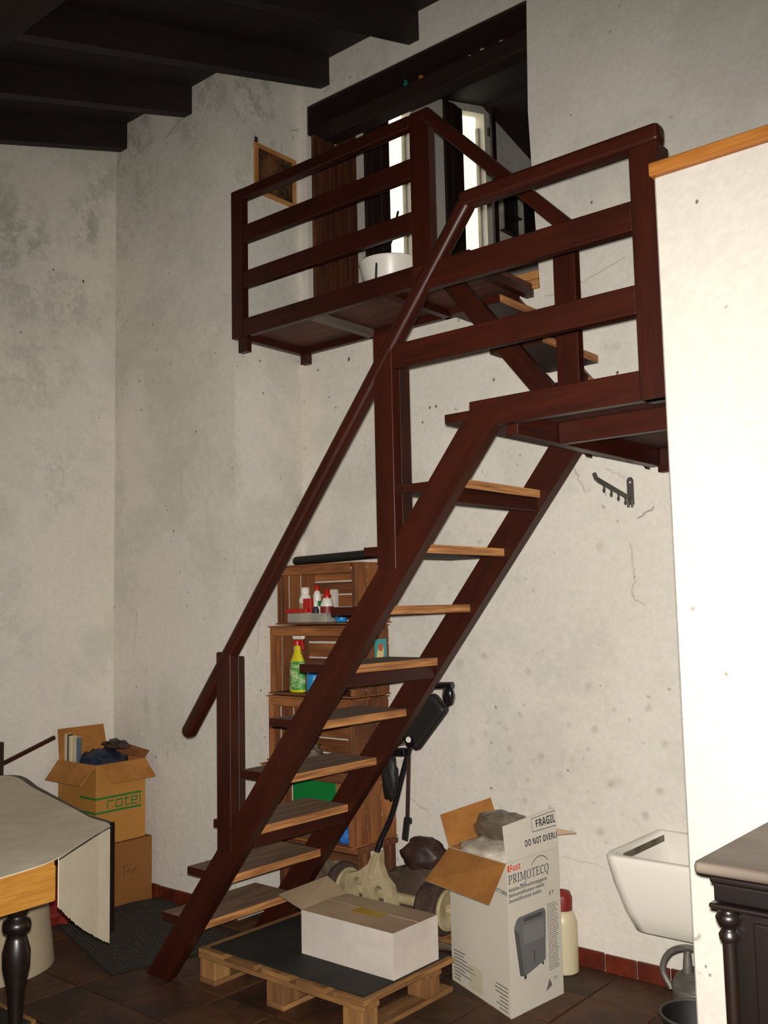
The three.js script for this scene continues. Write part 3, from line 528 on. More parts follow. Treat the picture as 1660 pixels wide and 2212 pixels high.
{ // spray bottle
  const Y = 1.151, x = -3.725, z = -3.69, b = thing('spray_bottle', 'yellow spray bottle with green label and red trigger in the second crate', 'spray bottle', [x, Y, z]);
  const g = lathe([[0, 0], [0.05, 0], [0.053, 0.01], [0.05, 0.12], [0.044, 0.17], [0.024, 0.21], [0.018, 0.245], [0.016, 0.25]], 28); g.scale(1, 1, 0.62); put('body', g, M.yellowPlastic, b, [x, Y, z]);
  const l = lathe([[0.0535, 0.015], [0.051, 0.12], [0.0455, 0.165]], 28); l.scale(1, 1, 0.63); const lm = M.green.clone(); lm.side = THREE.DoubleSide; put('label', l, std({ map: patchMap(72, [70, 150, 60], [196, 208, 150], 9, 1.8), roughness: 0.5, side: THREE.DoubleSide }), b, [x, Y, z]);
  turned('collar', [[0.02, 0], [0.022, 0.025], [0.014, 0.03]], M.redPlastic, b, [x, Y + 0.248, z], 20);
  put('spray_head', rbox(0.085, 0.032, 0.028, 0.012), M.whitePlastic, b, [x + 0.012, Y + 0.295, z]);
  beam('trigger', [x + 0.034, Y + 0.278, z], [x + 0.045, Y + 0.225, z], 0.016, 0.014, M.redPlastic, b, 0.004);
  for (const [i, dx, lab] of [[0, 0.125, 'bright blue tin beside the yellow spray bottle'], [1, 0.215, 'bright blue tin farther along from the yellow spray bottle']]) {
    const k = thing('can', lab, 'can', [x + dx, Y, z - 0.02 * i]); turned('body', [[0, 0], [0.042, 0], [0.042, 0.115], [0, 0.116]], M.bluePlastic, k, [x + dx, Y, z - 0.03 * i], 28); turned('lid', [[0.043, 0], [0.043, 0.012], [0, 0.013]], M.navy, k, [x + dx, Y + 0.116, z - 0.03 * i], 28);
  }
}
tag(put('plastic_packing', lump([0.12, 0.07, 0.1], 0.45, 2.6, 9, 4), M.bag, scene, [-3.77, 0.84, -3.73]), 'crumpled clear plastic packing in the third crate', 'plastic packing');
{
  const b = thing('green_box', 'green cardboard box with red and yellow stripes in the lowest crate', 'box', [-3.6, 0.43, -3.7]);
  bx('body', [-3.76, -3.45], [0.531, 0.72], [-3.82, -3.68], M.green, b, 0.003); bx('end_panel', [-3.449, -3.446], [0.533, 0.718], [-3.818, -3.682], M.card, b, 0.001);
  bx('stripe', [-3.76, -3.45], [0.575, 0.582], [-3.68, -3.678], M.redPlastic, b, 0.0005); bx('stripe', [-3.76, -3.45], [0.566, 0.572], [-3.68, -3.678], M.yellowPlastic, b, 0.0005);
  const s = thing('shoe_box', 'orange shoe box lying flat under the green box', 'box', [-3.65, 0.43, -3.7]);
  bx('body', [-3.82, -3.45], [0.431, 0.51], [-3.82, -3.68], M.oakTrim, s, 0.003); bx('lid', [-3.825, -3.445], [0.511, 0.53], [-3.825, -3.675], M.card, s, 0.003);
  const h = thing('black_casing', 'glossy black round casing beside the green box', 'casing', [-3.38, 0.43, -3.7]);
  put('shell', lump([0.055, 0.095, 0.07], 0.06, 2, 3, 4), M.blackGloss, h, [-3.385, 0.6, -3.72]); turned('dial', [[0, 0], [0.02, 0], [0.02, 0.008], [0, 0.01]], M.metal, h, [-3.385, 0.688, -3.72]);
}
tag(put('plastic_bag', lump([0.15, 0.05, 0.035], 0.3, 2.4, 14, 4), M.bag, scene, [-3.6, 0.463, -3.635]), 'crumpled grey plastic bag hanging out of the lowest crate', 'plastic bag');
tag(put('blue_bag', lump([0.042, 0.05, 0.045], 0.25, 2.2, 21, 4), M.bluePaper, scene, [-3.335, 0.466, -3.63]), 'bright blue plastic bag stuffed in the lowest crate', 'bag');

// heap behind the pallet
tag(put('folded_tarpaulin', lump([0.33, 0.225, 0.12], 0.18, 2.4, 31, 5), M.tarp, scene, [-2.93, 0.138, -3.79]), 'dusty grey-brown folded tarpaulin heaped against the wall', 'tarpaulin');
tag(put('bundled_blanket', lump([0.19, 0.22, 0.1], 0.15, 2.2, 43, 5), M.tarp, scene, [-3.54, 0.135, -3.775]), 'dusty brown blanket bundled under the low bench', 'blanket');
tag(put('leather_bag', lump([0.125, 0.085, 0.09], 0.2, 1.8, 35, 5), M.leather, scene, [-2.98, 0.39, -3.8]), 'black leather bag lying on the tarpaulin heap', 'bag');
tag(put('leather_boot', lump([0.09, 0.075, 0.085], 0.15, 1.8, 38, 5), M.leatherBrown, scene, [-2.755, 0.385, -3.79]), 'brown leather boot lying beside the black bag', 'boot');

// ---------------------------------------------------------------- pallets
function pallet(label, [x0, x1], [z0, z1], cut = 0) {          // cut: the last boards are broken off short at the back
  const p = thing('wooden_pallet', label, 'pallet', [(x0 + x1) / 2, 0, (z0 + z1) / 2]), W = x1 - x0, D = z1 - z0;
  for (let i = 0; i < 3; i++) {
    const z = [z0, (z0 + z1) / 2 - 0.045, z1 - 0.09][i];
    for (let j = 0; j < 3; j++) { const x = [x0 + 0.01, (x0 + x1) / 2 - 0.05, x1 - 0.11][j]; if (cut && i === 0 && j === 2) continue; bx('block', [x, x + 0.1], [0.021, 0.098], [z, z + 0.09], M.pallet[(i + j) % 2], p, 0.004, 1); }
    bx('stringer_board', [x0, i ? x1 : x1 - cut], [0.099, 0.118], [z, z + 0.09], M.pallet[i % 2], p, 0.003, 0);
  }
  for (let j = 0; j < 3; j++) { const x = [x0 + 0.01, (x0 + x1) / 2 - 0.05, x1 - 0.11][j]; bx('bottom_board', [x, x + 0.1], [0.0, 0.02], [cut && j === 2 ? z0 + 0.3 : z0, z1], M.pallet[(j + 1) % 2], p, 0.003, 2); }
  const n = 5, w = (W - 0.04 * (n - 1)) / n; for (let i = 0; i < n; i++) bx('deck_board', [x0 + i * (w + 0.04), x0 + i * (w + 0.04) + w], [0.119, 0.139], [cut && i === n - 1 ? z0 + 0.3 : z0, z1], M.pallet[(i * 3) % 2], p, 0.003, 2);
  return p;
}
pallet('wooden pallet under the stairs carrying the white carton', [-3.45, -2.49], [-3.66, -2.79], 0.12);
tag(bx('rubber_mat', [-3.4, -2.515], [0.1395, 0.147], [-3.36, -2.815], M.rubber, scene, 0.003), 'black rubber mat spread over the pallet under the stairs', 'mat');
pallet('wooden pallet lying on the floor under the big table', [-4.2, -3.34], [-1.96, -1.25]);
{ const s = tag(bx('black_sheet', [-4.22, -3.32], [0.1395, 0.146], [-1.93, -1.25], M.sheet, scene, 0.003), 'black plastic sheet spread over the pallet under the big table', 'sheet'); }

// ---------------------------------------------------------------- cartons
function lineText(g, text, x, y, size, font = 'bold {}px sans-serif', fill = '#2a2632', maxW) { g.font = font.replace('{}', size); g.fillStyle = fill; maxW ? g.fillText(text, x, y, maxW) : g.fillText(text, x, y); }
const canvasMat = (w, h, base, draw) => { const c = canvasOf(w, h), g = c.getContext('2d'); g.fillStyle = base; g.fillRect(0, 0, w, h); let z = w * 13 + h; const r = () => { z = (z * 1664525 + 1013904223) >>> 0; return z / 4294967296; };
  for (let i = 0; i < 1400; i++) { g.fillStyle = `rgba(${r() < 0.5 ? '120,100,80' : '255,250,240'},${0.03 + 0.05 * r()})`; g.fillRect(r() * w, r() * h, 2 + r() * 26, 1 + r() * 3); }
  draw(g, w, h, r); const t = new THREE.CanvasTexture(c); t.colorSpace = THREE.SRGBColorSpace; t.magFilter = THREE.LinearFilter; return std({ map: t, roughness: 0.75, bumpMap: fibreBump, bumpScale: 0.0002 }); };
{
  const k = thing('appliance_carton', 'tall white printed appliance carton standing open beside the pallet', 'carton', [-2.33, 0, -3.45]);
  const F = [-2.161, -3.273], L = [-2.576, -3.458], R = [-2.125, -3.615], B = [-2.54, -3.8], H = 0.585, at = ([x, z], y) => [x, y, z];
  const right = canvasMat(640, 1060, '#d5ccbb', (g, w, h, r) => {
    g.fillStyle = '#e2401f'; g.fillRect(14, 22, 20, 44); lineText(g, 'Fust', 38, 66, 62, 'bold {}px sans-serif', '#e2401f', 250);
    lineText(g, 'PRIMOTECQ', 16, 150, 84, '{}px serif', '#35303a', 600);
    g.strokeStyle = '#35303a'; g.lineWidth = 5; g.beginPath(); g.arc(400, 150, 130, -2.5, -0.7); g.stroke(); g.beginPath(); g.arc(180, 110, 70, 0.7, 2.0); g.stroke();
    [['Mobiles Entfeuchtungsgerät', 205], ['Déshumidificateur mobile', 243], ['Deumidificatore mobile', 281]].forEach(([t, y]) => lineText(g, t, 18, y, 34, 'bold {}px sans-serif', '#3a3544', 560));
    lineText(g, 'E 7', 500, 322, 40, 'bold {}px sans-serif', '#2c2834');
    g.fillStyle = '#6d6a68'; g.beginPath(); g.moveTo(66, 470); g.quadraticCurveTo(90, 400, 130, 398); g.lineTo(410, 392); g.quadraticCurveTo(452, 398, 448, 450); g.lineTo(430, 760); g.lineTo(180, 815); g.lineTo(120, 800); g.closePath(); g.fill();
    g.fillStyle = '#55534f'; g.beginPath(); g.moveTo(66, 470); g.lineTo(120, 500); g.lineTo(170, 812); g.lineTo(120, 800); g.closePath(); g.fill();
    g.fillStyle = '#7d7a77'; g.fillRect(170, 470, 250, 130); g.fillStyle = '#4a4845'; g.fillRect(180, 415, 230, 28); g.fillStyle = '#3e3c39'; g.fillRect(292, 660, 10, 90); g.fillStyle = '#2a2826'; g.beginPath(); g.arc(180, 822, 14, 0, 7); g.arc(396, 778, 11, 0, 7); g.fill();
    g.fillStyle = 'rgba(84,80,78,0.75)'; for (let y = 380; y < 860; y += 15) for (let x = 470; x < 600;) { const l = 8 + r() * 26; if (x + l < 606) g.fillRect(x, y, l, 6); x += l + 7; }
    g.fillStyle = '#6a6462'; g.beginPath(); g.moveTo(420, 985); g.lineTo(470, 905); g.lineTo(500, 960); g.closePath(); g.fill(); lineText(g, 'Z V', 520, 930, 34, 'bold {}px sans-serif', '#7a746e');
  });
  const left = canvasMat(800, 1040, '#d4cbba', (g, w, h, r) => {
    lineText(g, 'DO NOT TURN', 560, 222, 40, 'bold {}px sans-serif', '#3a3544', 236);
    g.fillStyle = 'rgba(90,84,80,0.75)'; for (let i = 0; i < 9; i++) { const y = 790 + i * 26; g.fillRect(34, y, 90 + r() * 220, 9); if (i > 1) { const l = 90 + r() * 130; g.fillRect(770 - l, y + 6, l, 9); } }
    g.fillStyle = 'rgba(190,176,140,0.5)'; g.fillRect(250, 840, 190, 170);
  });
  const flapUp = canvasMat(640, 250, '#d6cdbd', (g) => { g.strokeStyle = '#3a3544'; g.lineWidth = 4; g.strokeRect(340, 22, 400, 92); lineText(g, 'FRAGILE', 384, 92, 72, 'bold {}px sans-serif', '#2c2834'); lineText(g, 'DO NOT OVERLOAD', 236, 190, 54, 'bold {}px sans-serif', '#2c2834'); });
  const plainWhite = M.cardWhite;
  card('panel', at(L, 0), at(F, 0), at(F, H), at(L, H - 0.03), 0.003, left, M.card, k, plainWhite);
  card('panel', at(F, 0), at(R, 0), at(R, H), at(F, H), 0.003, right, M.card, k, plainWhite);
  card('panel', at(R, 0), at(B, 0), at(B, H), at(R, H), 0.003, plainWhite, M.card, k, plainWhite);
  card('panel', at(B, 0), at(L, 0), at(L, H - 0.03), at(B, H), 0.003, plainWhite, M.card, k, plainWhite);
  card('bottom', at(L, 0.004), at(F, 0.004), at(R, 0.004), at(B, 0.004), 0.003, M.card, M.card, k);
  card('flap', at(F, H + 0.001), at(R, H + 0.001), [-2.14, H + 0.16, -3.62], [-2.177, H + 0.138, -3.278], 0.004, flapUp, M.card, k, plainWhite);           // upright, printed
  card('flap', at(F, H - 0.002), at(L, H - 0.032), [-2.58, H - 0.135, -3.29], [-2.15, H - 0.12, -3.13], 0.005, M.card, plainWhite, k);          // folded out and down, brown inside up
  card('flap', at(L, H - 0.03), at(B, H), [-2.575, H + 0.125, -3.79], [-2.62, H + 0.1, -3.46], 0.004, M.card, plainWhite, k);                      // upright beside the wall
  card('flap', at(B, H), at(R, H), [-2.24, H - 0.02, -3.52], [-2.48, H + 0.02, -3.66], 0.004, M.cardGrey, M.cardGrey, k);
  card('torn_corner', [-2.138, 0.632, -3.617], [-2.062, 0.64, -3.66], [-2.063, 0.644, -3.66], [-2.138, 0.66, -3.617], 0.003, M.cardGrey, M.cardGrey, k);
  tag(put('packing_foam', lump([0.16, 0.075, 0.11], 0.2, 2.6, 51, 5), std({ map: patchMap(80, [206, 196, 178], [150, 138, 120], 8, 1.3), roughness: 0.7 }), scene, [-2.38, 0.53, -3.5]), 'crumpled off-white packing stuffed in the tall appliance carton', 'packing');
  tag(put('plastic_wrap', lump([0.15, 0.075, 0.08], 0.18, 2.4, 57, 5), M.bag, scene, [-2.39, 0.625, -3.62]), 'clear plastic wrap bulging out of the tall appliance carton', 'plastic wrap');
}
{
  const k = thing('white_carton', 'low plain white carton with one brown flap raised, on the rubber mat', 'carton', [-2.765, 0.147, -3.135]);
  const x0 = -3.02, x1 = -2.515, z0 = -3.285, z1 = -2.995, y0 = 0.148, y1 = 0.325, W = M.cardWhite, G = M.cardGrey;
  card('panel', [x0, y0, z1], [x1, y0, z1], [x1, y1, z1], [x0, y1, z1], 0.004, W, M.card, k);
  card('panel', [x1, y0, z1], [x1, y0, z0], [x1, y1, z0], [x1, y1, z1], 0.004, W, M.card, k);
  card('panel', [x1, y0, z0], [x0, y0, z0], [x0, y1, z0], [x1, y1, z0], 0.004, W, M.card, k);
  card('panel', [x0, y0, z0], [x0, y0, z1], [x0, y1, z1], [x0, y1, z0], 0.004, W, M.card, k);
  const zm = -3.155;
  card('flap', [x0, y1, z1], [x1, y1, z1], [x1, y1 + 0.001, zm], [x0, y1 + 0.004, zm], 0.003, G, G, k);
  card('flap', [x0, y1 + 0.006, zm - 0.004], [x1, y1 + 0.003, zm - 0.004], [x1, y1, z0], [x0, y1, z0], 0.003, G, G, k);
  card('flap', [x0, y1, z1], [x0, y1, z0], [x0 - 0.14, y1 + 0.05, z0 - 0.02], [x0 - 0.165, y1 + 0.03, z1 - 0.02], 0.004, M.cardGrey, M.cardGrey, k);
  card('tape', [-2.83, y1 + 0.0045, -3.1], [-2.68, y1 + 0.0035, -3.1], [-2.68, y1 + 0.0035, -3.16], [-2.83, y1 + 0.0055, -3.16], 0.001, phys({ color: '#b08d38', roughness: 0.3 }), M.card, k);
}
{
  const a = thing('brown_carton', 'plain dark brown carton in the corner under the printed one', 'carton', [-4.81, 0, -3.22]);
  const x0 = -5.0, x1 = -4.615, z0 = -3.405, z1 = -3.02, H = 0.345, C = M.cardDark;
  const scribble = canvasMat(512, 460, '#8a5624', (g) => { g.strokeStyle = 'rgba(60,44,40,0.8)'; g.lineWidth = 5; g.beginPath(); g.moveTo(250, 180); g.lineTo(300, 172); g.moveTo(272, 178); g.lineTo(268, 250); g.moveTo(300, 200); g.lineTo(298, 240); g.moveTo(300, 215); g.quadraticCurveTo(325, 190, 330, 236); g.moveTo(345, 200); g.lineTo(350, 232); g.lineTo(372, 190); g.stroke(); });
  card('panel', [x0, 0, z1], [x1, 0, z1], [x1, H, z1], [x0, H, z1], 0.005, C, C, a); card('panel', [x1, 0, z1], [x1, 0, z0], [x1, H, z0], [x1, H, z1], 0.005, scribble, C, a);
  card('panel', [x1, 0, z0], [x0, 0, z0], [x0, H, z0], [x1, H, z0], 0.005, C, C, a); card('panel', [x0, 0, z0], [x0, 0, z1], [x0, H, z1], [x0, H, z0], 0.005, C, C, a);
  card('flap', [x0, H, z1], [x1, H, z1], [x1, H, -3.21], [x0, H, -3.21], 0.004, C, C, a); card('flap', [x0, H, -3.215], [x1, H, -3.215], [x1, H, z0], [x0, H, z0], 0.004, C, C, a);

  const b = thing('printed_carton', 'open brown carton with green printed stripes stacked on the darker carton', 'carton', [-4.81, 0.347, -3.2]);
  const X0 = -5.0, X1 = -4.63, Z0 = -3.37, Z1 = -3.05, Y0 = 0.348, Y1c = 0.775, K = M.card;
  const print = (wide) => canvasMat(512, 600, '#b27a34', (g, w, h) => { g.fillStyle = '#2c6e2a'; g.fillRect(wide ? 0 : 300, 244, wide ? 470 : 212, 16); g.fillRect(wide ? 0 : 300, 350, wide ? 470 : 212, 16); if (wide) { g.font = 'bold 104px sans-serif'; g.strokeStyle = '#2c6e2a'; g.lineWidth = 11; g.lineJoin = 'round'; const s = (pts) => { g.beginPath(); pts.forEach(([x, y], i) => (i ? g.lineTo(x, y) : g.moveTo(x, y))); g.stroke(); };
    s([[120, 336], [120, 280], [178, 280]]); s([[205, 280], [270, 280], [270, 332], [205, 332], [205, 280]]); s([[305, 268], [305, 332], [345, 332]]); s([[290, 284], [340, 284]]); s([[425, 332], [365, 332], [365, 280], [425, 280], [425, 306], [365, 306]]); s([[456, 264], [456, 336]]); } });
  card('panel', [X0, Y0, Z1], [X1, Y0, Z1], [X1, Y1c, Z1], [X0, Y1c, Z1], 0.005, print(false), K, b); card('panel', [X1, Y0, Z1], [X1, Y0, Z0], [X1, Y1c, Z0], [X1, Y1c, Z1], 0.005, print(true), K, b);
  card('panel', [X1, Y0, Z0], [X0, Y0, Z0], [X0, Y1c, Z0], [X1, Y1c, Z0], 0.005, K, K, b); card('panel', [X0, Y0, Z0], [X0, Y0, Z1], [X0, Y1c, Z1], [X0, Y1c, Z0], 0.005, K, K, b);
  card('flap', [X0, Y1c, Z1 + 0.002], [X1, Y1c, Z1 + 0.002], [X1 - 0.01, Y1c - 0.1, Z1 + 0.085], [X0, Y1c - 0.1, Z1 + 0.085].map((v, i) => v), 0.004, M.cardDark, K, b);
  card('flap', [X1 + 0.002, Y1c, Z0], [X1 + 0.002, Y1c, Z1 - 0.02], [X1 + 0.06, Y1c - 0.1, Z1 - 0.06], [X1 + 0.06, Y1c - 0.1, Z0 - 0.03], 0.004, K, M.cardDark, b);
  card('flap', [X0 + 0.006, Y1c, Z1], [X0 + 0.006, Y1c, Z0], [X0 - 0.012, Y1c + 0.17, Z0 + 0.02], [X0 - 0.012, Y1c + 0.17, Z1], 0.004, K, K, b);
  card('flap', [X0, Y1c, Z0 + 0.004], [X1, Y1c, Z0 + 0.004], [X1 - 0.02, Y1c + 0.035, Z0 - 0.045], [X0 + 0.12, Y1c + 0.06, Z0 - 0.04], 0.004, M.cardDark, M.cardDark, b);
  tag(put('dark_clothes', lump([0.16, 0.07, 0.13], 0.3, 2.4, 61, 4), M.navy, scene, [-4.81, 0.76, -3.21]), 'dark blue cloth piled in the open printed carton', 'cloth');
  for (const [n, lab, x, z, w, h, m] of [['book', 'dark green book standing in the open printed carton', -4.95, -3.08, 0.03, 0.2, std({ color: '#2c3a26', roughness: 0.6 })], ['book', 'pale cream book standing in the open printed carton', -4.915, -3.085, 0.03, 0.19, M.creamPlastic], ['book', 'grey-blue book standing in the open printed carton', -4.878, -3.09, 0.04, 0.185, std({ color: '#54616b', roughness: 0.6 })]])
    { const o = thing(n, lab, 'book', [x, 0.72, z]); bx('cover', [x - w / 2, x + w / 2], [0.72, 0.72 + h], [z - 0.02, z + 0.015], m, o, 0.004); bx('pages', [x - w / 2 + 0.003, x + w / 2 - 0.003], [0.725, 0.715 + h + 0.006], [z - 0.018, z + 0.0165], M.creamPlastic, o, 0.001); }
  tag(put('crumpled_paper', lump([0.09, 0.03, 0.05], 0.6, 2.6, 66, 3), M.leatherBrown, scene, [-4.75, 0.85, -3.26]), 'crumpled brown paper on top of the open printed carton', 'paper');
}
{
  const s = thing('wooden_stand', 'reddish wooden stand with a slanting arm beside the printed carton', 'stand', [-4.9, 0, -2.63]);
  bx('post', [-4.92, -4.88], [0, 0.93], [-2.66, -2.62], M.paintWorn, s, 0.006, 1); beam('arm', [-4.9, 0.815, -2.66], [-4.9, 0.918, -2.965], 0.022, 0.02, M.paint, s, 0.004);
  bx('foot', [-4.98, -4.8], [0, 0.03], [-2.67, -2.61], M.paintWorn, s, 0.006, 0);
}

// ---------------------------------------------------------------- hand trolley
{
  const t = thing('golf_trolley', 'black and beige two-wheeled pull trolley leaning on the crates', 'trolley', [-2.95, 0.147, -3.52]), z = -3.5;
  tube('pole', [[-3.0, 0.47, z + 0.03], [-2.985, 0.52, z + 0.02], [-2.93, 0.64, z], [-2.86, 0.83, z], [-2.8, 0.99, z]], 0.0135, M.blackGloss, t, 30);
  const c = put('bag_cradle', rbox(0.27, 0.112, 0.06, 0.022), M.black, t, [-2.72, 1.075, z]); c.rotation.z = 0.83;
  rod('grip', [-2.72, 1.236, z], [-2.562, 1.244, z], 0.0155, 0.0155, M.blackGloss, t); put('grip_end', lump([0.03, 0.05, 0.025], 0.12, 2, 71, 3, false), M.blackGloss, t, [-2.585, 1.2, z]);
  for (const [x, r] of [[-2.86, 0.022], [-2.788, 0.026]]) { const k = rod('joint', [x, 0.985, z - 0.03], [x, 0.985, z + 0.035], r, r, M.blackGloss, t, 18); }
  rod('joint_cap', [-2.792, 0.995, z + 0.0355], [-2.792, 0.995, z + 0.04], 0.014, 0.012, M.whitePlastic, t, 18);
  beam('bracket', [-2.95, 0.925, z + 0.01], [-2.83, 0.935, z + 0.01], 0.035, 0.03, M.blackGloss, t); put('lower_cradle', lump([0.045, 0.11, 0.03], 0.25, 2.4, 74, 4, false), M.black, t, [-2.925, 0.81, z + 0.01]);
  beam('strap', [-2.805, 0.92, z + 0.02], [-2.822, 0.63, z + 0.02], 0.022, 0.004, M.leather, t, 0.001); beam('strap_end', [-2.822, 0.64, z + 0.022], [-2.838, 0.545, z + 0.022], 0.034, 0.008, M.black, t, 0.003); put('buckle', rbox(0.04, 0.025, 0.012, 0.004), M.black, t, [-2.815, 0.635, z + 0.024]);
  const oval = (cx, cy, rx, ry) => Array.from({ length: 20 }, (_, i) => [cx + rx * Math.cos(i / 20 * 6.2832), cy + ry * Math.sin(i / 20 * 6.2832)]);
  plate('fork', [[-3.02, 0.47], [-2.985, 0.47], [-2.985, 0.41], [-2.96, 0.36], [-2.92, 0.325], [-2.895, 0.22], [-2.875, 0.16], [-2.92, 0.155], [-2.95, 0.16], [-3.02, 0.16], [-3.07, 0.165], [-3.15, 0.165], [-3.2, 0.165], [-3.225, 0.165], [-3.21, 0.24], [-3.195, 0.345], [-3.12, 0.365], [-3.06, 0.405]], [z - 0.005, z + 0.03], M.beige, t, undefined, [oval(-3.125, 0.285, 0.032, 0.055), oval(-2.995, 0.268, 0.032, 0.052)]);
  beam('fork_rib', [-3.045, 0.34, z + 0.036], [-3.005, 0.455, z + 0.036], 0.022, 0.014, M.beige, t, 0.005);
  rod('axle', [-3.24, 0.262, z - 0.035], [-2.6, 0.262, z - 0.035], 0.024, 0.024, M.beige, t, 18);
  for (const [x, w] of [[-3.27, 0.05], [-2.7, 0.11]]) {
    const g = lathe([[0.05, -w / 2], [0.105, -w / 2], [0.114, -w / 2 + 0.015], [0.114, w / 2 - 0.015], [0.105, w / 2], [0.05, w / 2]], 36); g.rotateZ(-Math.PI / 2); const wh = put('wheel', g, M.tyre, t, [x, 0.262, z - 0.03]);
    const h = lathe([[0, 0], [0.03, 0], [0.03, 0.01], [0.075, 0.01], [0.085, 0.018], [0.09, 0.01], [0.09, -0.01], [0, -0.01]], 36); h.rotateZ(-Math.PI / 2); put('rim', h, M.beige, wh, [x + w / 2, 0.262, z - 0.03]);
  }
}
{
  const b = thing('plastic_bottle', 'cream plastic bottle with a dark red cap standing behind the appliance carton', 'bottle', [-2.235, 0, -3.83]);
  turned('body', [[0, 0], [0.06, 0], [0.064, 0.01], [0.064, 0.21], [0.05, 0.25], [0.032, 0.265]], M.creamPlastic, b, [-2.245, 0, -3.83]); turned('cap', [[0.045, 0], [0.046, 0.05], [0.036, 0.075], [0, 0.085]], M.darkRed, b, [-2.245, 0.263, -3.83]);
}

// ---------------------------------------------------------------- big table at the side
{
  const t = thing('oval_table', 'large table with grey-white oilcloth top, yellow apron and black turned leg', 'table', [-3.6, 0, -1.7]);
  const out = [[-2.83, -1.3], [-2.864, -1.553], [-2.905, -1.733], [-2.987, -1.867], [-3.087, -2.003], [-3.215, -2.18], [-3.39, -2.21], [-3.66, -2.285], [-4.17, -2.42], [-4.6, -2.53], [-4.75, -2.2], [-4.6, -1.6], [-4.2, -1.15], [-3.5, -1.0], [-3.0, -1.1]];
  const flat = (pts, y, h, grow) => { const cx = -3.6, cz = -1.75, s = new THREE.Shape(pts.map(([x, z]) => { const dx = x - cx, dz = z - cz, l = Math.hypot(dx, dz); return new THREE.Vector2(cx + dx * (1 + grow / l) + 3.6, -(cz + dz * (1 + grow / l)) - 1.7); })); const g = new THREE.ExtrudeGeometry(s, { depth: h, bevelEnabled: false }); g.rotateX(-Math.PI / 2); return uvm(g); };
  const smoothOut = new THREE.CatmullRomCurve3(out.map(([x, z]) => V(x, 0, z)), true, 'catmullrom', 0.4).getPoints(140).map((p) => [p.x, p.z]);
  put('tabletop', flat(smoothOut, 0.775, 0.02, -0.03), M.shutterDark, t, [-3.634, 0.777, -1.76]);
  put('oilcloth', flat(smoothOut, 0.797, 0.004, 0), M.oilcloth, t, [-3.6, 0.797, -1.7]);
  // apron under the near edge
  const ap = [[-2.882, -1.54], [-2.945, -1.77]];
  card('apron', [-2.84, 0.69, -1.4], [-2.938, 0.665, -1.782], [-2.938, 0.796, -1.782], [-2.84, 0.796, -1.4], 0.024, M.apron, M.apron, t);
  card('apron', [-2.945, 0.665, -1.79], [-4.2, 0.665, -2.2], [-4.2, 0.775, -2.2], [-2.945, 0.775, -1.79], 0.02, M.apron, M.apron, t);
  // turned legs
  const prof0 = [[0, 0], [0.016, 0], [0.02, 0.1], [0.026, 0.26], [0.036, 0.4], [0.056, 0.47], [0.058, 0.52], [0.044, 0.56], [0.036, 0.575], [0.056, 0.585], [0.06, 0.6], [0.056, 0.615], [0.036, 0.625], [0.04, 0.635], [0.055, 0.655], [0.056, 0.69]];
  const prof = prof0.map(([r, y]) => [r * 0.76, y * 1.0]);
  for (const [x, z] of [[-3.005, -1.69], [-3.75, -1.2], [-4.45, -1.85]]) turned('leg', prof, M.darkWood, t, [x, 0, z], 28);
  // the hanging leaf: card over dark board, torn lower edge
  const top = [[-2.935, -1.79], [-3.0, -1.876], [-3.05, -1.944], [-3.1, -2.012], [-3.15, -2.082], [-3.205, -2.168]], low = [0.645, 0.575, 0.52, 0.475, 0.43, 0.375];
  const strip = (pts, ys, off, th, mat, name, jag) => {
    const P = [], N = 60; let z = 5; const r = () => { z = (z * 1664525 + 1013904223) >>> 0; return z / 4294967296; };
    for (let i = 0; i <= N; i++) { const q = i / N * (pts.length - 1), k = Math.min(pts.length - 2, Math.floor(q)), f = q - k; P.push([pts[k][0] + (pts[k + 1][0] - pts[k][0]) * f, pts[k][1] + (pts[k + 1][1] - pts[k][1]) * f, ys[k] + (ys[k + 1] - ys[k]) * f + (jag ? (r() - 0.5) * jag : 0)]); }
    const pos = [], n = V(0.84, 0, -0.54).multiplyScalar(1), A = (p, y, o) => V(p[0] + n.x * o + 3.6, y, p[1] + n.z * o + 1.7), Q = (a, b, c, d) => { for (const v of [a, b, c, a, c, d]) pos.push(v.x, v.y, v.z); };
    for (let i = 0; i < N; i++) { const a = P[i], b = P[i + 1], T = 0.8; const f = [A(a, a[2], off), A(b, b[2], off), A(b, T, off), A(a, T, off)], g = [A(a, a[2], off - th), A(b, b[2], off - th), A(b, T, off - th), A(a, T, off - th)];
      Q(f[0], f[1], f[2], f[3]); Q(g[1], g[0], g[3], g[2]); Q(g[0], g[1], f[1], f[0]); if (i === N - 1) Q(f[1], g[1], g[2], f[2]); if (!i) Q(g[0], f[0], f[3], g[3]); }
    const G = new THREE.BufferGeometry(); G.setAttribute('position', new THREE.Float32BufferAttribute(pos, 3)); G.computeVertexNormals(); return put(name, uvm(G), mat, t, [-3.6, 0, -1.7]);
  };
  const cl = strip(top, low, 0.006, 0.003, M.oilclothBack, 'hanging_leaf', 0.008);
  strip([[-3.03, -1.917], [-3.09, -1.999], [-3.15, -2.082], [-3.245, -2.222]], [0.58, 0.53, 0.47, 0.4], 0.0, 0.024, M.darkWood, 'leaf_board', 0);
  for (let i = 0; i < 34; i++) { const f = i / 33 * (top.length - 1), k = Math.min(4, Math.floor(f)), q = f - k; put('tack', new THREE.SphereGeometry(0.0035, 6, 4), M.black, cl, [top[k][0] + (top[k + 1][0] - top[k][0]) * q + 0.009, 0.797, top[k][1] + (top[k + 1][1] - top[k][1]) * q - 0.005]); }
}
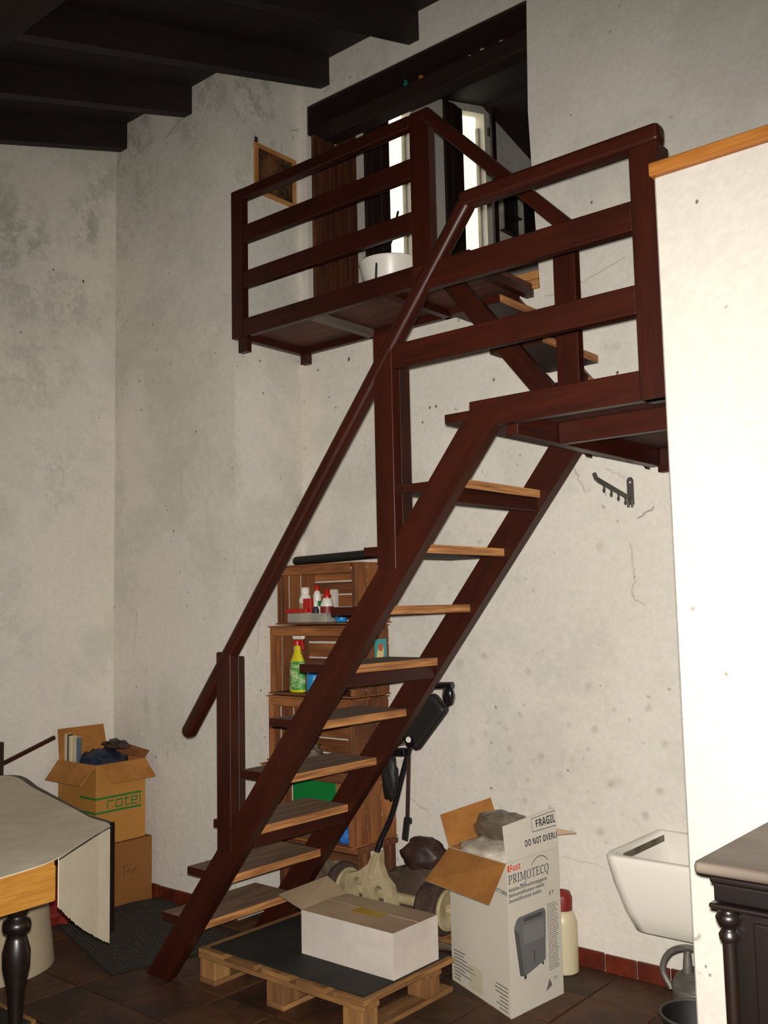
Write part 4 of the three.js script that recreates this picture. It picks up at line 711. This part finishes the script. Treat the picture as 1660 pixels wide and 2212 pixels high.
{
  const d = thing('flared_drum', 'large off-white flared drum standing on the floor under the big table', 'drum', [-4.37, 0, -2.3]);
  turned('shell', [[0.295, 0.0], [0.305, 0.002], [0.24, 0.6], [0.232, 0.6]], M.drum, d, [-4.37, 0, -2.3], 48).material.side = THREE.DoubleSide;
  turned('hoop', [[0.238, 0], [0.246, 0.004], [0.24, 0.012], [0.23, 0.01]], M.drum, d, [-4.37, 0.596, -2.3], 48);
}
tag(put('red_cloth', lump([0.15, 0.09, 0.1], 0.4, 2.2, 81, 4), M.redCloth, scene, [-4.72, 0.052, -2.86]), 'crumpled red cloth lying on the floor by the corner cartons', 'cloth');
{
  const c = canvasOf(512, 340), g = c.getContext('2d'); g.fillStyle = '#2a241d'; g.fillRect(0, 0, 512, 340); let z = 11; const r = () => { z = (z * 1664525 + 1013904223) >>> 0; return z / 4294967296; };
  for (let y = 0; y < 340; y += 11) for (let x = (y % 22) ? 0 : 9; x < 512; x += 18) { g.fillStyle = r() < 0.5 ? '#4e473a' : '#3c352a'; g.fillRect(x, y + r() * 3, 7 + r() * 7, 4); }
  const t = new THREE.CanvasTexture(c); t.colorSpace = THREE.SRGBColorSpace; t.magFilter = THREE.LinearFilter;
  const gm = new THREE.BoxGeometry(0.95, 0.012, 0.62); gm.rotateY(-0.27); tag(put('floor_mat', gm, std({ map: t, roughness: 0.95, bumpMap: fineBump, bumpScale: 0.003 }), scene, [-4.19, 0.0075, -3.02]), 'dark woven floor mat lying at the foot of the stairs', 'mat');
}

// ---------------------------------------------------------------- sideboard against the partition
{
  const s = thing('sideboard', 'dark carved wooden sideboard with a dusty top against the bright partition', 'sideboard', [-0.3, 0, -2.31]), x0 = -0.815, x1 = 0.35, D = M.darkWood;
  put('top', rbox(1.27, 0.028, 0.578, 0.013, 0), M.cabinetTop, s, [-0.232, 1.036, -2.31]);
  bx('top_moulding', [x0 - 0.022, x1 + 0.03], [1.006, 1.021], [-2.592, -2.034], D, s, 0.006);
  bx('drawer_band', [x0 - 0.018, x1], [0.966, 1.005], [-2.59, -2.045], D, s, 0.005, 0);
  bx('waist_moulding', [x0 - 0.026, x1 + 0.02], [0.954, 0.965], [-2.59, -2.033], D, s, 0.005, 0);
  bx('body', [x0 + 0.005, x1 - 0.005], [0.09, 0.953], [-2.59, -2.075], D, s, 0.004, 1);
  bx('plinth', [x0 - 0.01, x1 + 0.01], [0, 0.089], [-2.59, -2.05], D, s, 0.006, 0);
  for (const x of [x0 + 0.006, x1 - 0.006]) turned('corner_column', [[0.016, 0.09], [0.02, 0.1], [0.02, 0.15], [0.013, 0.17], [0.015, 0.884], [0.02, 0.89], [0.022, 0.9], [0.016, 0.91], [0.013, 0.915], [0.022, 0.922], [0.027, 0.934], [0.022, 0.944], [0.014, 0.948], [0.02, 0.9535]], D, s, [x, 0, -2.06], 24);
  for (const [a, b] of [[x0 + 0.055, -0.27], [-0.2, x1 - 0.1]]) {
    const d = bx('door', [a, b], [0.12, 0.93], [-2.078, -2.062], D, s, 0.004, 1);
    bx('door_panel', [a + 0.07, b - 0.07], [0.2, 0.85], [-2.061, -2.054], M.paintWorn, d, 0.006, 1);
    for (const x of [a + 0.045, b - 0.055]) bx('door_bead', [x, x + 0.01], [0.18, 0.87], [-2.0615, -2.05], D, d, 0.004, 1);
    turned('knob', [[0, 0], [0.014, 0.006], [0.016, 0.016], [0, 0.022]], M.iron, d, [b - 0.03, 0.5, -2.045], 16);
  }
}

scene.traverse((o) => { if (o.isMesh) { o.castShadow = true; o.receiveShadow = true; } });
renderer.render(scene, camera);
